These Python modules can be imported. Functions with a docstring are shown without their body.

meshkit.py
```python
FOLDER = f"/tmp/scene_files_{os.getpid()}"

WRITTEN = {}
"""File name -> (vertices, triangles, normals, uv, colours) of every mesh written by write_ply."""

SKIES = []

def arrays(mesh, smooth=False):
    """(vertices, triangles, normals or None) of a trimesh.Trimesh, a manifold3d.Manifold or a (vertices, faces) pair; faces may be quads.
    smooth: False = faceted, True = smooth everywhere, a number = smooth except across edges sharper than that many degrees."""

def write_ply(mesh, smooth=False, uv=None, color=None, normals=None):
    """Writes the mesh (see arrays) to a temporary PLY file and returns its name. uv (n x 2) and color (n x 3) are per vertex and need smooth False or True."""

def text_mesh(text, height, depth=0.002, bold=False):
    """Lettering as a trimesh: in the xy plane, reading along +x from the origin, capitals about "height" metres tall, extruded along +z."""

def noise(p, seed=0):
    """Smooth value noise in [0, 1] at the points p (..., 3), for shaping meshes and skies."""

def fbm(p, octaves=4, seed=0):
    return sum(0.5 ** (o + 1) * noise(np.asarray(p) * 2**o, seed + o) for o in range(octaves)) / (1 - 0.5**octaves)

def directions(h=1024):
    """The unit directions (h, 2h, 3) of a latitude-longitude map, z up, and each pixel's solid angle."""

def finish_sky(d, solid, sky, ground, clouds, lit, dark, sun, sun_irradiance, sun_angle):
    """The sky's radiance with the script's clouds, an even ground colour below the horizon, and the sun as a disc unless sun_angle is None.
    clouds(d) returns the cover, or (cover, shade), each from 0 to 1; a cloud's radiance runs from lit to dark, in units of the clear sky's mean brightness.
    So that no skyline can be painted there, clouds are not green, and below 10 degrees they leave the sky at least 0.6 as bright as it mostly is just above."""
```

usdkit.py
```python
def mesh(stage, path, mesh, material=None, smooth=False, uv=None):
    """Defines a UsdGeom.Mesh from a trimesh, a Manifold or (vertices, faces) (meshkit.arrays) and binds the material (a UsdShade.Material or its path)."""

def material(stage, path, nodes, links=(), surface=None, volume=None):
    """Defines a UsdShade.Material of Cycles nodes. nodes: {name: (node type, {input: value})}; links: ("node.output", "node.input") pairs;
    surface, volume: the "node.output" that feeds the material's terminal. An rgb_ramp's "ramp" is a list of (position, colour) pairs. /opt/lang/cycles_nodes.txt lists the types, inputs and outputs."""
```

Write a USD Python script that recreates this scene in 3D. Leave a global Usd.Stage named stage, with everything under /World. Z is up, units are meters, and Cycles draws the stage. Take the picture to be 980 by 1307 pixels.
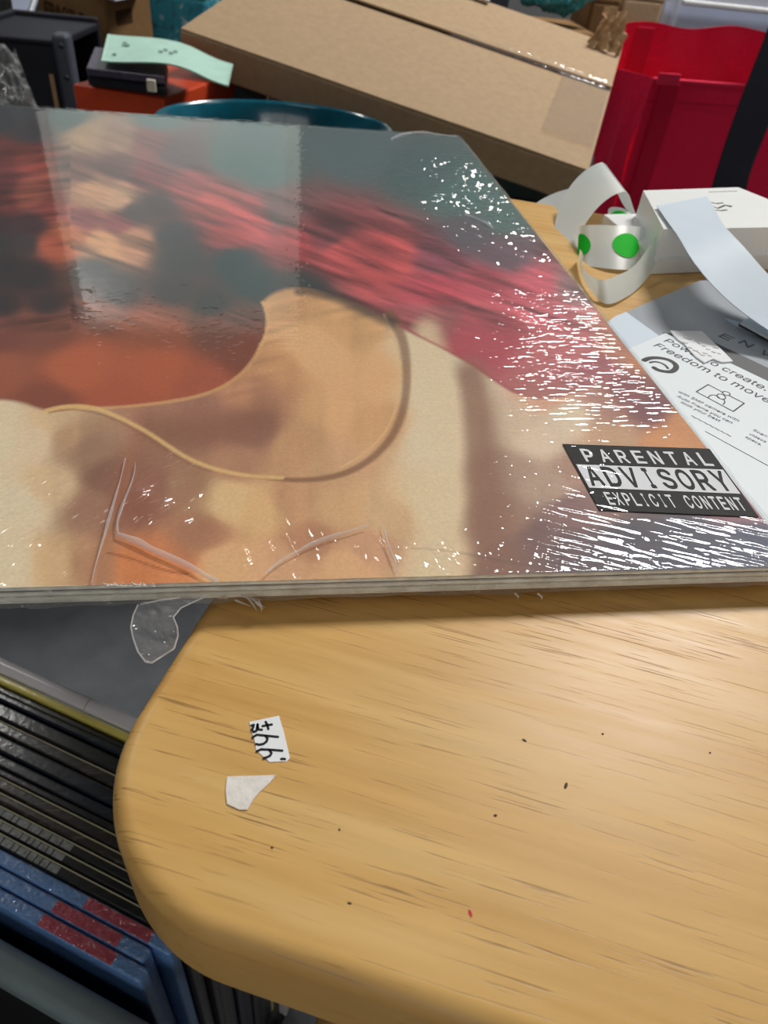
import math, random
import numpy as np, trimesh, usdkit, shapely, shapely.geometry as sg
from meshkit import text_mesh, noise, fbm
from pxr import Usd, UsdGeom, UsdLux, UsdShade, Gf, Sdf, Vt
from trimesh.creation import extrude_polygon

stage = Usd.Stage.CreateInMemory()
UsdGeom.SetStageUpAxis(stage, 'Z'); UsdGeom.SetStageMetersPerUnit(stage, 1.0)
UsdGeom.Xform.Define(stage, '/World')

# ------------------------------------------------------------------ camera, light, exposure
CZ = 0.6386                                   # a phone held 9 cm over the stool
RM = np.array([[0.98895283, -0.01231068, 0.14771844], [-0.12013278, -0.65035487, 0.7500711], [0.08683552, -0.75953077, -0.64464921]])
cam = UsdGeom.Camera.Define(stage, '/World/camera')
X, Dn, F = RM[:, 0], RM[:, 1], RM[:, 2]
cam.AddTransformOp().Set(Gf.Matrix4d(*X, 0, *(-Dn), 0, *(-F), 0, 0, 0, CZ, 1))
cam.CreateHorizontalApertureAttr(36.0); cam.CreateFocalLengthAttr(36.0 * 900 / 980)
cam.CreateFStopAttr(50.0); cam.CreateFocusDistanceAttr(0.135)
cam.CreateClippingRangeAttr((0.01, 100.0))
cam.CreateExposureAttr(0.07)

def rect_light(name, loc, w, l, power, color, rotz=0):
    L = UsdLux.RectLight.Define(stage, '/World/' + name)
    L.CreateWidthAttr(w); L.CreateHeightAttr(l); L.CreateIntensityAttr(power); L.CreateColorAttr(Gf.Vec3f(*color))
    L.AddTranslateOp().Set(Gf.Vec3d(*loc)); L.AddRotateZOp().Set(rotz)
    return L
KEY = (1.49, 1.66, 2.70)
WARM = (1.0, 0.97, 0.925)
UNSEEN_LAMPS = [(KEY, 0.85, 0.48, 68.0), ((-1.45, 1.9, 2.70), 0.60, 0.32, 26.0), ((-0.9, -0.8, 2.70), 1.15, 0.55, 1.2), ((2.2, 0.3, 2.70), 1.15, 0.55, 2.0)]  # all out of view; placed for the record shadow, film glints and bag front
for i, (p, w, l, pw) in enumerate(UNSEEN_LAMPS):
    rect_light('unseen_lamp_light_%03d' % i, (p[0], p[1], p[2] - 0.012), w, l, pw, WARM)
dome = UsdLux.DomeLight.Define(stage, '/World/sky'); dome.CreateIntensityAttr(0.02)

# ------------------------------------------------------------------ helpers
rng = random.Random(7); nr = np.random.default_rng(7)
ZS = 0.5487                                   # stool top
def ray(x, y): return RM @ np.array([x - 490.0, y - 653.5, 900.0])
def at(x, y, z):                              # the point of the photo (x, y) at height z
    r = ray(x, y); return r * ((z - CZ) / r[2]) + [0, 0, CZ]
def deep(x, y, d): return ray(x, y) / 900.0 * d + [0, 0, CZ]
def pix(p):
    q = (np.asarray(p, float) - [0, 0, CZ]) @ RM
    return np.stack([490 + 900 * q[..., 0] / q[..., 2], 653.5 + 900 * q[..., 1] / q[..., 2]], -1)
def lin(r, g, b):
    c = np.array([r, g, b], float) / 255
    return np.where(c < 0.04045, c / 12.92, ((c + 0.055) / 1.055) ** 2.4)
C = lambda *a: tuple(lin(*a).tolist())
used, org = {}, {}
def numbered(parent, name):
    k = (parent, name); n = used.get(k, 0); used[k] = n + 1
    return name if n == 0 else '%s_%03d' % (name, n)
def say(p, label=None, cat=None, group=None, kind=None):
    for k, v in (('label', label), ('category', cat), ('group', group), ('kind', kind)):
        if v: p.SetCustomDataByKey(k, v)
def thing(name, label, cat, loc=(0, 0, 0), group=None):
    path = '/World/' + numbered('/World', name)
    x = UsdGeom.Xform.Define(stage, path); x.AddTranslateOp().Set(Gf.Vec3d(*map(float, loc))); org[path] = np.array(loc, float)
    say(x.GetPrim(), label, cat, group); return path
def obj(name, m, mat, parent='/World', smooth=35, label=None, cat=None, group=None, kind=None):
    path = parent + '/' + numbered(parent, name)
    o = org.get(parent, np.zeros(3)); org[path] = o
    if isinstance(m, (list,)): m = trimesh.util.concatenate(m)
    if isinstance(m, tuple): m = trimesh.Trimesh(m[0], m[1], process=False)
    m = m.copy(); m.apply_translation(-o)
    g = usdkit.mesh(stage, path, m, MAT[mat], smooth=smooth)
    say(g.GetPrim(), label, cat, group, kind); return path
def solo(name, m, mat, label, cat, group=None, smooth=35):   # a thing that is one mesh
    return obj(name, m, mat, '/World', smooth, label, cat, group)
def primvar(path, name, val, col=True):
    t = Sdf.ValueTypeNames.Color3fArray if col else Sdf.ValueTypeNames.FloatArray
    v = Vt.Vec3fArray.FromNumpy(val.astype(np.float32)) if col else Vt.FloatArray.FromNumpy(val.astype(np.float32))
    UsdGeom.PrimvarsAPI(stage.GetPrimAtPath(path)).CreatePrimvar(name, t, 'vertex').Set(v)

def rbox(p0, ex, ey, ez, r=0.002, n=2):
    """rounded box from corner p0 and three edge vectors"""
    import manifold3d as mf
    L = np.array([np.linalg.norm(ex), np.linalg.norm(ey), np.linalg.norm(ez)])
    r = min(r, 0.49 * L.min())
    s = []
    base = trimesh.creation.icosphere(n, r).vertices if n > 1 else trimesh.creation.icosphere(1, r).vertices
    pts = np.vstack([base + np.array([a, b, c]) for a in (r, L[0] - r) for b in (r, L[1] - r) for c in (r, L[2] - r)])
    h = trimesh.convex.convex_hull(pts)
    B = np.array([np.asarray(ex) / L[0], np.asarray(ey) / L[1], np.asarray(ez) / L[2]])
    v = h.vertices @ B + np.asarray(p0)
    f = h.faces
    if np.linalg.det(B) < 0: f = f[:, ::-1]
    return trimesh.Trimesh(v, f, process=False)
def slab(pts, dz):
    """prism: polygon pts (n,3), pushed by the vector dz"""
    pts = np.asarray(pts, float); n = len(pts)
    nrm = sum(np.cross(pts[i] - pts[0], pts[i + 1] - pts[0]) for i in range(1, n - 1)); nrm /= np.linalg.norm(nrm)
    if np.dot(nrm, dz) < 0: pts = pts[::-1]; nrm = -nrm
    a = pts[1] - pts[0]; a /= np.linalg.norm(a); b = np.cross(nrm, a)
    P = sg.Polygon(np.c_[(pts - pts[0]) @ a, (pts - pts[0]) @ b])
    m = extrude_polygon(P, 1.0, engine='earcut')
    v = m.vertices
    return trimesh.Trimesh(pts[0] + v[:, :1] * a + v[:, 1:2] * b + v[:, 2:] * np.asarray(dz), m.faces, process=False)
def grid_faces(nu, nv):
    i, j = np.meshgrid(np.arange(nu - 1), np.arange(nv - 1), indexing='ij'); a = (i * nv + j).ravel()
    return np.vstack([np.c_[a, a + nv, a + nv + 1], np.c_[a, a + nv + 1, a + 1]])
def sheet(P, thick=None):
    """P (nu,nv,3) points -> surface; with thick a closed thin solid"""
    nu, nv = P.shape[:2]; f = grid_faces(nu, nv); v = P.reshape(-1, 3)
    if thick is None: return trimesh.Trimesh(v, f, process=False)
    du, dv = np.gradient(P, axis=0), np.gradient(P, axis=1); n = np.cross(du, dv); n /= np.linalg.norm(n, axis=-1, keepdims=True) + 1e-12
    lo = (P - n * thick).reshape(-1, 3); k = len(v)
    ring = np.concatenate([np.arange(nv - 1), np.arange(nu - 1) * nv + nv - 1, (nu - 1) * nv + np.arange(nv - 1, 0, -1), np.arange(nu - 1, 0, -1) * nv])
    nx = np.roll(ring, -1)
    side = np.vstack([np.c_[ring, ring + k, nx + k], np.c_[ring, nx + k, nx]])
    m = trimesh.Trimesh(np.vstack([v, lo]), np.vstack([f, f[:, ::-1] + k, side]), process=False)
    return m
def smoothpath(pts, n=60, closed=False):
    from scipy.interpolate import CubicSpline
    pts = np.asarray(pts, float); t = np.r_[0, np.cumsum(np.linalg.norm(np.diff(pts, axis=0), axis=1))]
    return CubicSpline(t, pts)(np.linspace(0, t[-1], n))
def pipe(pts, r, sides=12, caps=True):
    p = np.asarray(pts, float); t = np.gradient(p, axis=0); t /= np.linalg.norm(t, axis=1, keepdims=True)
    a = np.cross(t, np.where(np.abs(t[:, 2:]) < 0.9, [0, 0, 1.0], [1.0, 0, 0])); a /= np.linalg.norm(a, axis=1, keepdims=True); b = np.cross(t, a)
    an = np.arange(sides) * 2 * np.pi / sides; rr = np.broadcast_to(r, (len(p),))
    v = p[:, None] + rr[:, None, None] * (np.cos(an)[None, :, None] * a[:, None] + np.sin(an)[None, :, None] * b[:, None])
    i, j = np.meshgrid(np.arange(len(p) - 1), np.arange(sides), indexing='ij'); j2 = (j + 1) % sides
    q = np.stack([i * sides + j, (i + 1) * sides + j, (i + 1) * sides + j2, i * sides + j2], -1).reshape(-1, 4)
    f = np.vstack([q[:, [0, 2, 1]], q[:, [0, 3, 2]]]); v = v.reshape(-1, 3); k = len(v)
    v = np.vstack([v, p[0], p[-1]]); e = np.arange(sides); e2 = (e + 1) % sides
    f = np.vstack([f, np.c_[np.full(sides, k), e, e2], np.c_[np.full(sides, k + 1), (len(p) - 1) * sides + e2, (len(p) - 1) * sides + e]])
    m = trimesh.Trimesh(v, f, process=False); m.fix_normals(); return m
def stroke(pts, w, base, up, dz=0.00006):
    """flat pen stroke: polyline of 3-D points lying in a plane with normal up"""
    p = np.asarray(pts, float); o = p.mean(0); up = np.asarray(up, float) / np.linalg.norm(up)
    a = np.array([1.0, 0, 0]) - up * up[0]; a /= np.linalg.norm(a); b = np.cross(up, a)
    g = sg.LineString(np.c_[(p - o) @ a, (p - o) @ b]).buffer(w / 2, quad_segs=4)
    m = extrude_polygon(g if g.geom_type == 'Polygon' else max(g.geoms, key=lambda q: q.area), dz, engine='earcut'); v = m.vertices
    return trimesh.Trimesh(o + v[:, :1] * a + v[:, 1:2] * b + v[:, 2:] * up, m.faces, process=False)
def lettering(text, p0, p1, up, height=None, depth=0.00006, bold=False, flip=1):
    """text whose baseline runs from p0 to p1 on the plane with normal up; height in metres, else in proportion"""
    m = text_mesh(text, 1.0, 1.0, bold); v = m.vertices.copy(); w = v[:, 0].max() - v[:, 0].min(); v[:, 0] -= v[:, 0].min()
    d = np.asarray(p1) - np.asarray(p0); L = np.linalg.norm(d); d = d / L; up = np.asarray(up, float) / np.linalg.norm(up); s = np.cross(up, d)
    h = L / w if height is None else height
    return trimesh.Trimesh(np.asarray(p0) + v[:, :1] * (L / w) * d + v[:, 1:2] * h * s * flip + v[:, 2:] * depth * up, m.faces, process=False)
UP = np.array([0, 0, 1.0])

# ------------------------------------------------------------------ materials
MAT = {}
def mat(name, nodes, links=(), surface='p.BSDF', volume=None):
    MAT[name] = usdkit.material(stage, '/World/Looks/' + name, nodes, links, surface, volume)
def plain(name, col, rough=0.5, spec=0.5, coat=0.0, grain=None, gamt=0.06, bump=None, metallic=0.0, **kw):
    """principled colour with a little procedural variation (grain = noise scale) and fine relief (bump = (scale, distance))"""
    n = {'p': ('principled_bsdf', dict(base_color=col, roughness=rough, specular_ior_level=spec, coat_weight=coat, metallic=metallic, **kw)), 't': ('texture_coordinate', {})}; l = []
    g = grain or 60.0
    n['n'] = ('noise_texture', dict(scale=g, detail=4.0, roughness=0.6)); n['r'] = ('rgb_ramp', dict(ramp=[(0.25, tuple(np.array(col) * (1 - gamt * 2))), (0.75, tuple(np.minimum(1, np.array(col) * (1 + gamt * 2))))]))
    l += [('t.object', 'n.vector'), ('n.fac', 'r.fac'), ('r.color', 'p.base_color')]
    if bump:
        n['bn'] = ('noise_texture', dict(scale=bump[0], detail=3.0)); n['b'] = ('bump', dict(strength=1.0, distance=bump[1]))
        l += [('t.object', 'bn.vector'), ('bn.fac', 'b.height'), ('b.normal', 'p.normal')]
    mat(name, n, l)

GRAIN = -0.3835                               # direction of the stool's length, and of its grain
def wood():
    n = {'t': ('texture_coordinate', {}),
         'm0': ('mapping', dict(rotation=(0, 0, -GRAIN))),
         'wn': ('noise_texture', dict(scale=9.0, detail=2.0)), 'wv': ('vector_math', dict(math_type='scale', scale=0.006)), 'wa': ('vector_math', dict(math_type='add')),
         'm1': ('mapping', dict(scale=(7, 55, 20))), 'n1': ('noise_texture', dict(scale=1.0, detail=5.0, roughness=0.6)),
         'r1': ('rgb_ramp', dict(ramp=[(0.25, C(206, 152, 80)), (0.45, C(217, 170, 98)), (0.6, C(223, 181, 112)), (0.78, C(230, 197, 134))])),
         'm2': ('mapping', dict(scale=(60, 2400, 500))), 'n2': ('noise_texture', dict(scale=1.0, detail=3.0, roughness=0.55)),
         'r2': ('rgb_ramp', dict(ramp=[(0.0, (0, 0, 0)), (0.60, (0, 0, 0)), (0.68, (1, 1, 1)), (1.0, (1, 1, 1))])),
         'm4': ('mapping', dict(scale=(9, 30, 10), location=(3, 1, 0))), 'n4': ('noise_texture', dict(scale=1.0, detail=2.0)),
         'r4': ('rgb_ramp', dict(ramp=[(0.38, (0.08, 0.08, 0.08)), (0.62, (1, 1, 1))])), 'mu': ('math', dict(math_type='multiply')),
         'm3': ('mapping', dict(scale=(30, 420, 60))), 'n3': ('noise_texture', dict(scale=1.0, detail=4.0)), 'r3': ('rgb_ramp', dict(ramp=[(0.3, (0.9, 0.87, 0.82)), (0.7, (1.04, 1.04, 1.03))])),
         'mx3': ('mix', dict(mix_type='multiply', fac=1.0)), 'mx': ('mix', dict(color2=C(112, 74, 34))), 'sc': ('math', dict(math_type='multiply', value2=0.75)),
         'd': ('noise_texture', dict(scale=28.0, detail=3.0)), 'rd': ('rgb_ramp', dict(ramp=[(0.62, (0, 0, 0)), (0.8, (0.35, 0.35, 0.35))])), 'mxd': ('mix', dict(color2=C(150, 122, 88))),
         'b': ('bump', dict(strength=0.25, distance=0.0001, invert=True)),
         'rr': ('map_range', dict(from_min=0.3, from_max=0.7, to_min=0.36, to_max=0.44)),
         'p': ('principled_bsdf', dict(roughness=0.38, specular_ior_level=0.4))}
    l = [('t.object', 'm0.vector'), ('m0.vector', 'wn.vector'), ('wn.color', 'wv.vector1'), ('m0.vector', 'wa.vector1'), ('wv.vector', 'wa.vector2'),
         ('wa.vector', 'm1.vector'), ('m1.vector', 'n1.vector'), ('n1.fac', 'r1.fac'), ('wa.vector', 'm2.vector'), ('m2.vector', 'n2.vector'), ('n2.fac', 'r2.fac'),
         ('wa.vector', 'm4.vector'), ('m4.vector', 'n4.vector'), ('n4.fac', 'r4.fac'), ('r2.color', 'mu.value1'), ('r4.color', 'mu.value2'),
         ('wa.vector', 'm3.vector'), ('m3.vector', 'n3.vector'), ('n3.fac', 'r3.fac'), ('r1.color', 'mx3.color1'), ('r3.color', 'mx3.color2'),
         ('t.object', 'd.vector'), ('d.fac', 'rd.fac'), ('rd.color', 'mxd.fac'), ('mx3.color', 'mxd.color1'),
         ('mxd.color', 'mx.color1'), ('mu.value', 'sc.value1'), ('sc.value', 'mx.fac'), ('mx.color', 'p.base_color'),
         ('n3.fac', 'rr.value'), ('rr.result', 'p.roughness'), ('mu.value', 'b.height'), ('b.normal', 'p.normal')]
    mat('wood', n, l)
wood()
mat('print', {'a': ('attribute', dict(attribute='art')), 't': ('texture_coordinate', {}), 'n': ('noise_texture', dict(scale=1500.0, detail=2.0)), 'r': ('rgb_ramp', dict(ramp=[(0.3, (0.93, 0.93, 0.93)), (0.7, (1.05, 1.05, 1.05))])),
              'x': ('mix', dict(mix_type='multiply', fac=1.0)), 'p': ('principled_bsdf', dict(roughness=0.5, specular_ior_level=0.3))},
    [('t.object', 'n.vector'), ('n.fac', 'r.fac'), ('a.color', 'x.color1'), ('r.color', 'x.color2'), ('x.color', 'p.base_color')])
def film(name, gloss=1.0, rough=0.06, tint=(1, 1, 1), bump=None, haze=0.0):
    n = {'t': ('transparent_bsdf', dict(color=tint)), 'g': ('glossy_bsdf', dict(color=(gloss,) * 3, roughness=rough)), 'lw': ('layer_weight', dict(blend=0.5)), 'pw': ('math', dict(math_type='power', value2=5.0)), 'f': ('map_range', dict(to_min=0.05, to_max=1.0)), 'm': ('mix_closure', {})}
    l = [('lw.facing', 'pw.value1'), ('pw.value', 'f.value'), ('f.result', 'm.fac'), ('t.BSDF', 'm.closure1'), ('g.BSDF', 'm.closure2')]; s = 'm.closure'
    if bump:
        n |= {'c': ('texture_coordinate', {}), 'bn': ('noise_texture', dict(scale=bump[0], detail=2.0)), 'b': ('bump', dict(strength=1.0, distance=bump[1]))}
        l += [('c.object', 'bn.vector'), ('bn.fac', 'b.height'), ('b.normal', 'g.normal')]
    if haze:
        n |= {'d': ('diffuse_bsdf', dict(color=(0.9, 0.9, 0.92))), 'tl': ('translucent_bsdf', dict(color=(0.9, 0.9, 0.92))), 'dt': ('mix_closure', dict(fac=0.5)), 'm2': ('mix_closure', dict(fac=haze))}
        l += [('d.BSDF', 'dt.closure1'), ('tl.BSDF', 'dt.closure2'), ('m.closure', 'm2.closure1'), ('dt.closure', 'm2.closure2')]; s = 'm2.closure'
    mat(name, n, l, s)
film('shrink_film', 1.0, 0.045, (1, 1, 1), None, 0.03)
film('loose_film', 1.0, 0.07, (0.93, 0.95, 0.96), (420.0, 0.004), 0.13)
film('film_edge', 1.0, 0.15, (0.9, 0.9, 0.9), (900.0, 0.0003), 0.5)
film('clear_bag', 1.0, 0.12, (0.88, 0.92, 0.92), (40.0, 0.012), 0.10)
film('packing_tape', 1.0, 0.12, (0.95, 0.93, 0.9), (120.0, 0.0008), 0.08)
film('clear_plastic', 1.0, 0.2, (0.80, 0.84, 0.9), None, 0.45)
plain('board_edge', C(244, 236, 220), 0.8, 0.3, grain=300, gamt=0.12, bump=(900, 0.0003))
plain('dark_gap', C(52, 38, 34), 0.7, 0.3)
plain('label_black', C(16, 16, 18), 0.6, 0.2)
plain('label_white', C(240, 243, 248), 0.6, 0.2, gamt=0.01)
plain('ink', C(26, 26, 30), 0.5, 0.3)
plain('ink_soft', C(60, 62, 70), 0.5, 0.3)
plain('ink_grey', C(104, 106, 112), 0.5, 0.3)
plain('price_paper', C(243, 246, 250), 0.6, 0.3, gamt=0.01)
plain('torn_paper', C(238, 234, 228), 0.8, 0.2, grain=420, gamt=0.06, bump=(500, 0.0003))
plain('red_ink', C(196, 40, 40), 0.6)
plain('dirt', C(70, 52, 30), 0.7)
plain('paper', C(232, 242, 247), 0.5, 0.4, gamt=0.01)
plain('paper_cool', C(214, 229, 242), 0.45, 0.4, gamt=0.01)
plain('box_white', C(243, 246, 246), 0.45, 0.4, gamt=0.01)
plain('box_lip', C(236, 238, 238), 0.5, 0.4, gamt=0.01)
plain('panel_grey', C(176, 183, 191), 0.3, 0.5, coat=0.3, gamt=0.02)
plain('panel_dark', C(72, 74, 78), 0.35, 0.5, gamt=0.02)
plain('edge_dark', C(60, 62, 66), 0.5)
plain('dot_green', C(20, 200, 44), 0.7, 0.15, gamt=0.01)
mat('backing_strip', {'d': ('principled_bsdf', dict(base_color=C(238, 247, 248), roughness=0.3, specular_ior_level=0.5)), 'tr': ('translucent_bsdf', dict(color=C(236, 246, 247))), 'm': ('mix_closure', dict(fac=0.35))},
    [('d.BSDF', 'm.closure1'), ('tr.BSDF', 'm.closure2')], 'm.closure')
plain('kraft', C(164, 140, 111), 0.75, 0.25, grain=90, gamt=0.05, bump=(260, 0.0004))
plain('kraft_dark', C(124, 94, 62), 0.8, 0.2, grain=40, gamt=0.08)
plain('kraft_paper', C(186, 154, 118), 0.8, 0.2, grain=60, gamt=0.15)
plain('kraft_print', C(62, 42, 24), 0.8, 0.2)
plain('bag_red', C(240, 18, 74), 0.75, 0.25, grain=220, gamt=0.07, bump=(1400, 0.0006), sheen_weight=0.15)
plain('bag_red_strap', C(206, 12, 58), 0.7, 0.25, grain=300, gamt=0.08, bump=(1200, 0.0006))
plain('bag_red_tab', C(236, 44, 84), 0.7, 0.25, grain=300, gamt=0.06)
plain('strap_black', C(13, 14, 22), 0.9, 0.05, grain=500, gamt=0.15, bump=(900, 0.0006))
plain('orange_box', C(196, 66, 28), 0.5, 0.4, grain=40, gamt=0.06)
plain('mint_paper', C(176, 214, 200), 0.6, 0.3, grain=50, gamt=0.04)
plain('faint_ink', C(120, 150, 142), 0.7)
plain('case_black', C(24, 26, 34), 0.3, 0.5, gamt=0.1)
plain('cover_purple', C(70, 62, 84), 0.4, 0.5, grain=90, gamt=0.3)
plain('cover_pink', C(206, 176, 176), 0.5, 0.4)
plain('cover_cream', C(210, 204, 190), 0.5, 0.4)
plain('teal_plastic', C(14, 92, 112), 0.18, 0.6, coat=0.5, grain=14, gamt=0.25)
plain('teal_light', C(52, 150, 176), 0.3, 0.5, grain=30, gamt=0.2)
plain('tote_dark', C(38, 42, 48), 0.5, 0.4, gamt=0.08)
plain('crate_blue', C(18, 20, 34), 0.6, 0.4, gamt=0.1)
plain('crate_grey', C(74, 80, 92), 0.55, 0.4, gamt=0.05)
plain('tan_tag', C(178, 142, 106), 0.7)
plain('pale_blue', C(140, 148, 168), 0.6, 0.3, gamt=0.03)
plain('white_edge', C(206, 208, 212), 0.6, 0.3)
plain('lavender_white', C(206, 206, 220), 0.5, 0.4)
plain('magenta', C(140, 50, 80), 0.5)
plain('rail_grey', C(222, 220, 228), 0.25, 0.5, grain=30, gamt=0.04)
plain('bin_grey', C(116, 130, 134), 0.45, 0.4, grain=25, gamt=0.12)
plain('bin_dark', C(22, 24, 27), 0.6, 0.3)
def wall(name, col, rough, sc):
    plain(name, col, rough, 0.3, grain=sc, gamt=0.08)
wall('wall_paint', C(92, 94, 95), 0.9, 2.0)
wall('wall_pale', C(150, 148, 144), 0.9, 2.0)
wall('ceiling_paint', C(150, 150, 148), 0.9, 3.0)
plain('floor_carpet', C(84, 88, 94), 0.85, 0.3, grain=6.0, gamt=0.3, bump=(700, 0.001))
mat('glowing_frosted_pane', {'e': ('emission', dict(color=(0.90, 1.0, 0.95), strength=0.42)), 'g': ('glossy_bsdf', dict(color=(0.3, 0.3, 0.3), roughness=0.3)), 't': ('texture_coordinate', {}), 'n': ('noise_texture', dict(scale=1.4, detail=1.0)), 'r': ('map_range', dict(from_min=0.3, from_max=0.7, to_min=0.30, to_max=0.5)), 'a': ('add_closure', {})},
    [('t.object', 'n.vector'), ('n.fac', 'r.value'), ('r.result', 'e.strength'), ('e.emission', 'a.closure1'), ('g.BSDF', 'a.closure2')], 'a.closure')  # glow of the unseen door, mirrored by the film as a pale band
plain('door_paint', C(222, 222, 218), 0.6, 0.3, gamt=0.02)
plain('dark_paint', C(58, 60, 66), 0.8, 0.3)
plain('lamp_frame', C(225, 225, 222), 0.5)
mat('unseen_glow_pane', {'e': ('emission', dict(color=(1.0, 0.96, 0.9), strength=1.3)), 'g': ('glossy_bsdf', dict(color=(0.2, 0.2, 0.2), roughness=0.2)), 'a': ('add_closure', {})}, [('e.emission', 'a.closure1'), ('g.BSDF', 'a.closure2')], 'a.closure')  # glow of the unseen window that brightens the stool side and bag
mat('diffuser', {'e': ('emission', dict(color=WARM, strength=1.0))}, (), 'e.emission')
def floral(name, c1, c2, c3, sc):
    mat(name, {'t': ('texture_coordinate', {}), 'n': ('noise_texture', dict(scale=sc, detail=4.0, roughness=0.65, distortion=1.2)), 'r': ('rgb_ramp', dict(ramp=[(0.3, c1), (0.46, c2), (0.56, c2), (0.68, c3)])), 'p': ('principled_bsdf', dict(roughness=0.8))},
        [('t.object', 'n.vector'), ('n.fac', 'r.fac'), ('r.color', 'p.base_color')])
floral('teal_floral', C(16, 66, 92), C(36, 128, 146), C(180, 200, 200), 22.0)
floral('aqua_floral', C(16, 50, 96), C(66, 186, 190), C(214, 236, 236), 75.0)
floral('dark_clutter', C(10, 14, 14), C(34, 38, 36), C(92, 90, 70), 40.0)
def sleeve_mat(name, base, streak, amt, rough=0.4, sparkle=0.00010, scale=(30, 700, 700)):
    mat(name, {'t': ('texture_coordinate', {}), 'mp': ('mapping', dict(rotation=(0, 0, 0.5687), scale=scale)), 'n': ('noise_texture', dict(scale=1.0, detail=4.0, roughness=0.65)), 'r': ('rgb_ramp', dict(ramp=[(0.3, base), (0.55, base), (0.8, tuple((1 - amt) * np.array(base) + amt * np.array(streak)))])),
               'bn': ('noise_texture', dict(scale=420.0, detail=2.0)), 'b': ('bump', dict(strength=1.0, distance=sparkle)), 'p': ('principled_bsdf', dict(roughness=rough, coat_weight=0.35, coat_roughness=0.12))},
        [('t.object', 'mp.vector'), ('mp.vector', 'n.vector'), ('n.fac', 'r.fac'), ('r.color', 'p.base_color'), ('t.object', 'bn.vector'), ('bn.fac', 'b.height'), ('b.normal', 'p.coat_normal'), ('b.normal', 'p.normal')])
sleeve_mat('sleeve_black', C(20, 22, 26), C(100, 102, 102), 0.5)
sleeve_mat('sleeve_navy', C(16, 24, 40), C(90, 96, 104), 0.5)
sleeve_mat('sleeve_brown', C(40, 36, 32), C(150, 140, 120), 0.7)
sleeve_mat('sleeve_blue', C(104, 150, 210), C(176, 200, 232), 0.5, sparkle=0.0009)
sleeve_mat('sleeve_yellow', C(226, 212, 110), C(236, 230, 170), 0.5)
sleeve_mat('label_red', C(190, 70, 92), C(200, 130, 140), 0.5, sparkle=0.0009)
plain('spine_text', C(140, 146, 146), 0.5, grain=500, gamt=0.25)
plain('spine_edge', C(190, 186, 156), 0.5)

# ------------------------------------------------------------------ the room
def struct(name, m, mt, parent='/World'): return obj(name, m, mt, parent, False, kind='structure' if parent == '/World' else None)
X0, X1, Y0, Y1, ZC = -3.4, 3.6, -2.6, 3.4, 2.75
bx = lambda a, b: trimesh.creation.box(bounds=[a, b])
struct('floor', bx((X0, Y0, -0.1), (X1, Y1, 0)), 'floor_carpet')
struct('ceiling', bx((X0, Y0, ZC), (X1, Y1, ZC + 0.1)), 'ceiling_paint')
struct('wall_back', bx((X0, Y1, 0), (X1, Y1 + 0.1, ZC)), 'wall_paint')
struct('wall_front', bx((X0, Y0 - 0.1, 0), (X1, Y0, ZC)), 'wall_pale')  # out of view; kept pale to bounce light onto the stool side
struct('wall_left', bx((X0 - 0.1, Y0, 0), (X0, Y1, ZC)), 'wall_paint')
struct('wall_right', bx((X1, Y0, 0), (X1 + 0.1, Y1, ZC)), 'wall_paint')
d = struct('unseen_door_1', bx((-0.95, Y1 - 0.04, 0), (0.11, Y1, 2.15)), 'door_paint')  # out of view; placed so its glowing pane reflects in the shrink wrap
struct('glowing_door_pane', bx((-0.91, Y1 - 0.046, 0.85), (0.04, Y1 - 0.041, 2.10)), 'glowing_frosted_pane', d)
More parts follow.
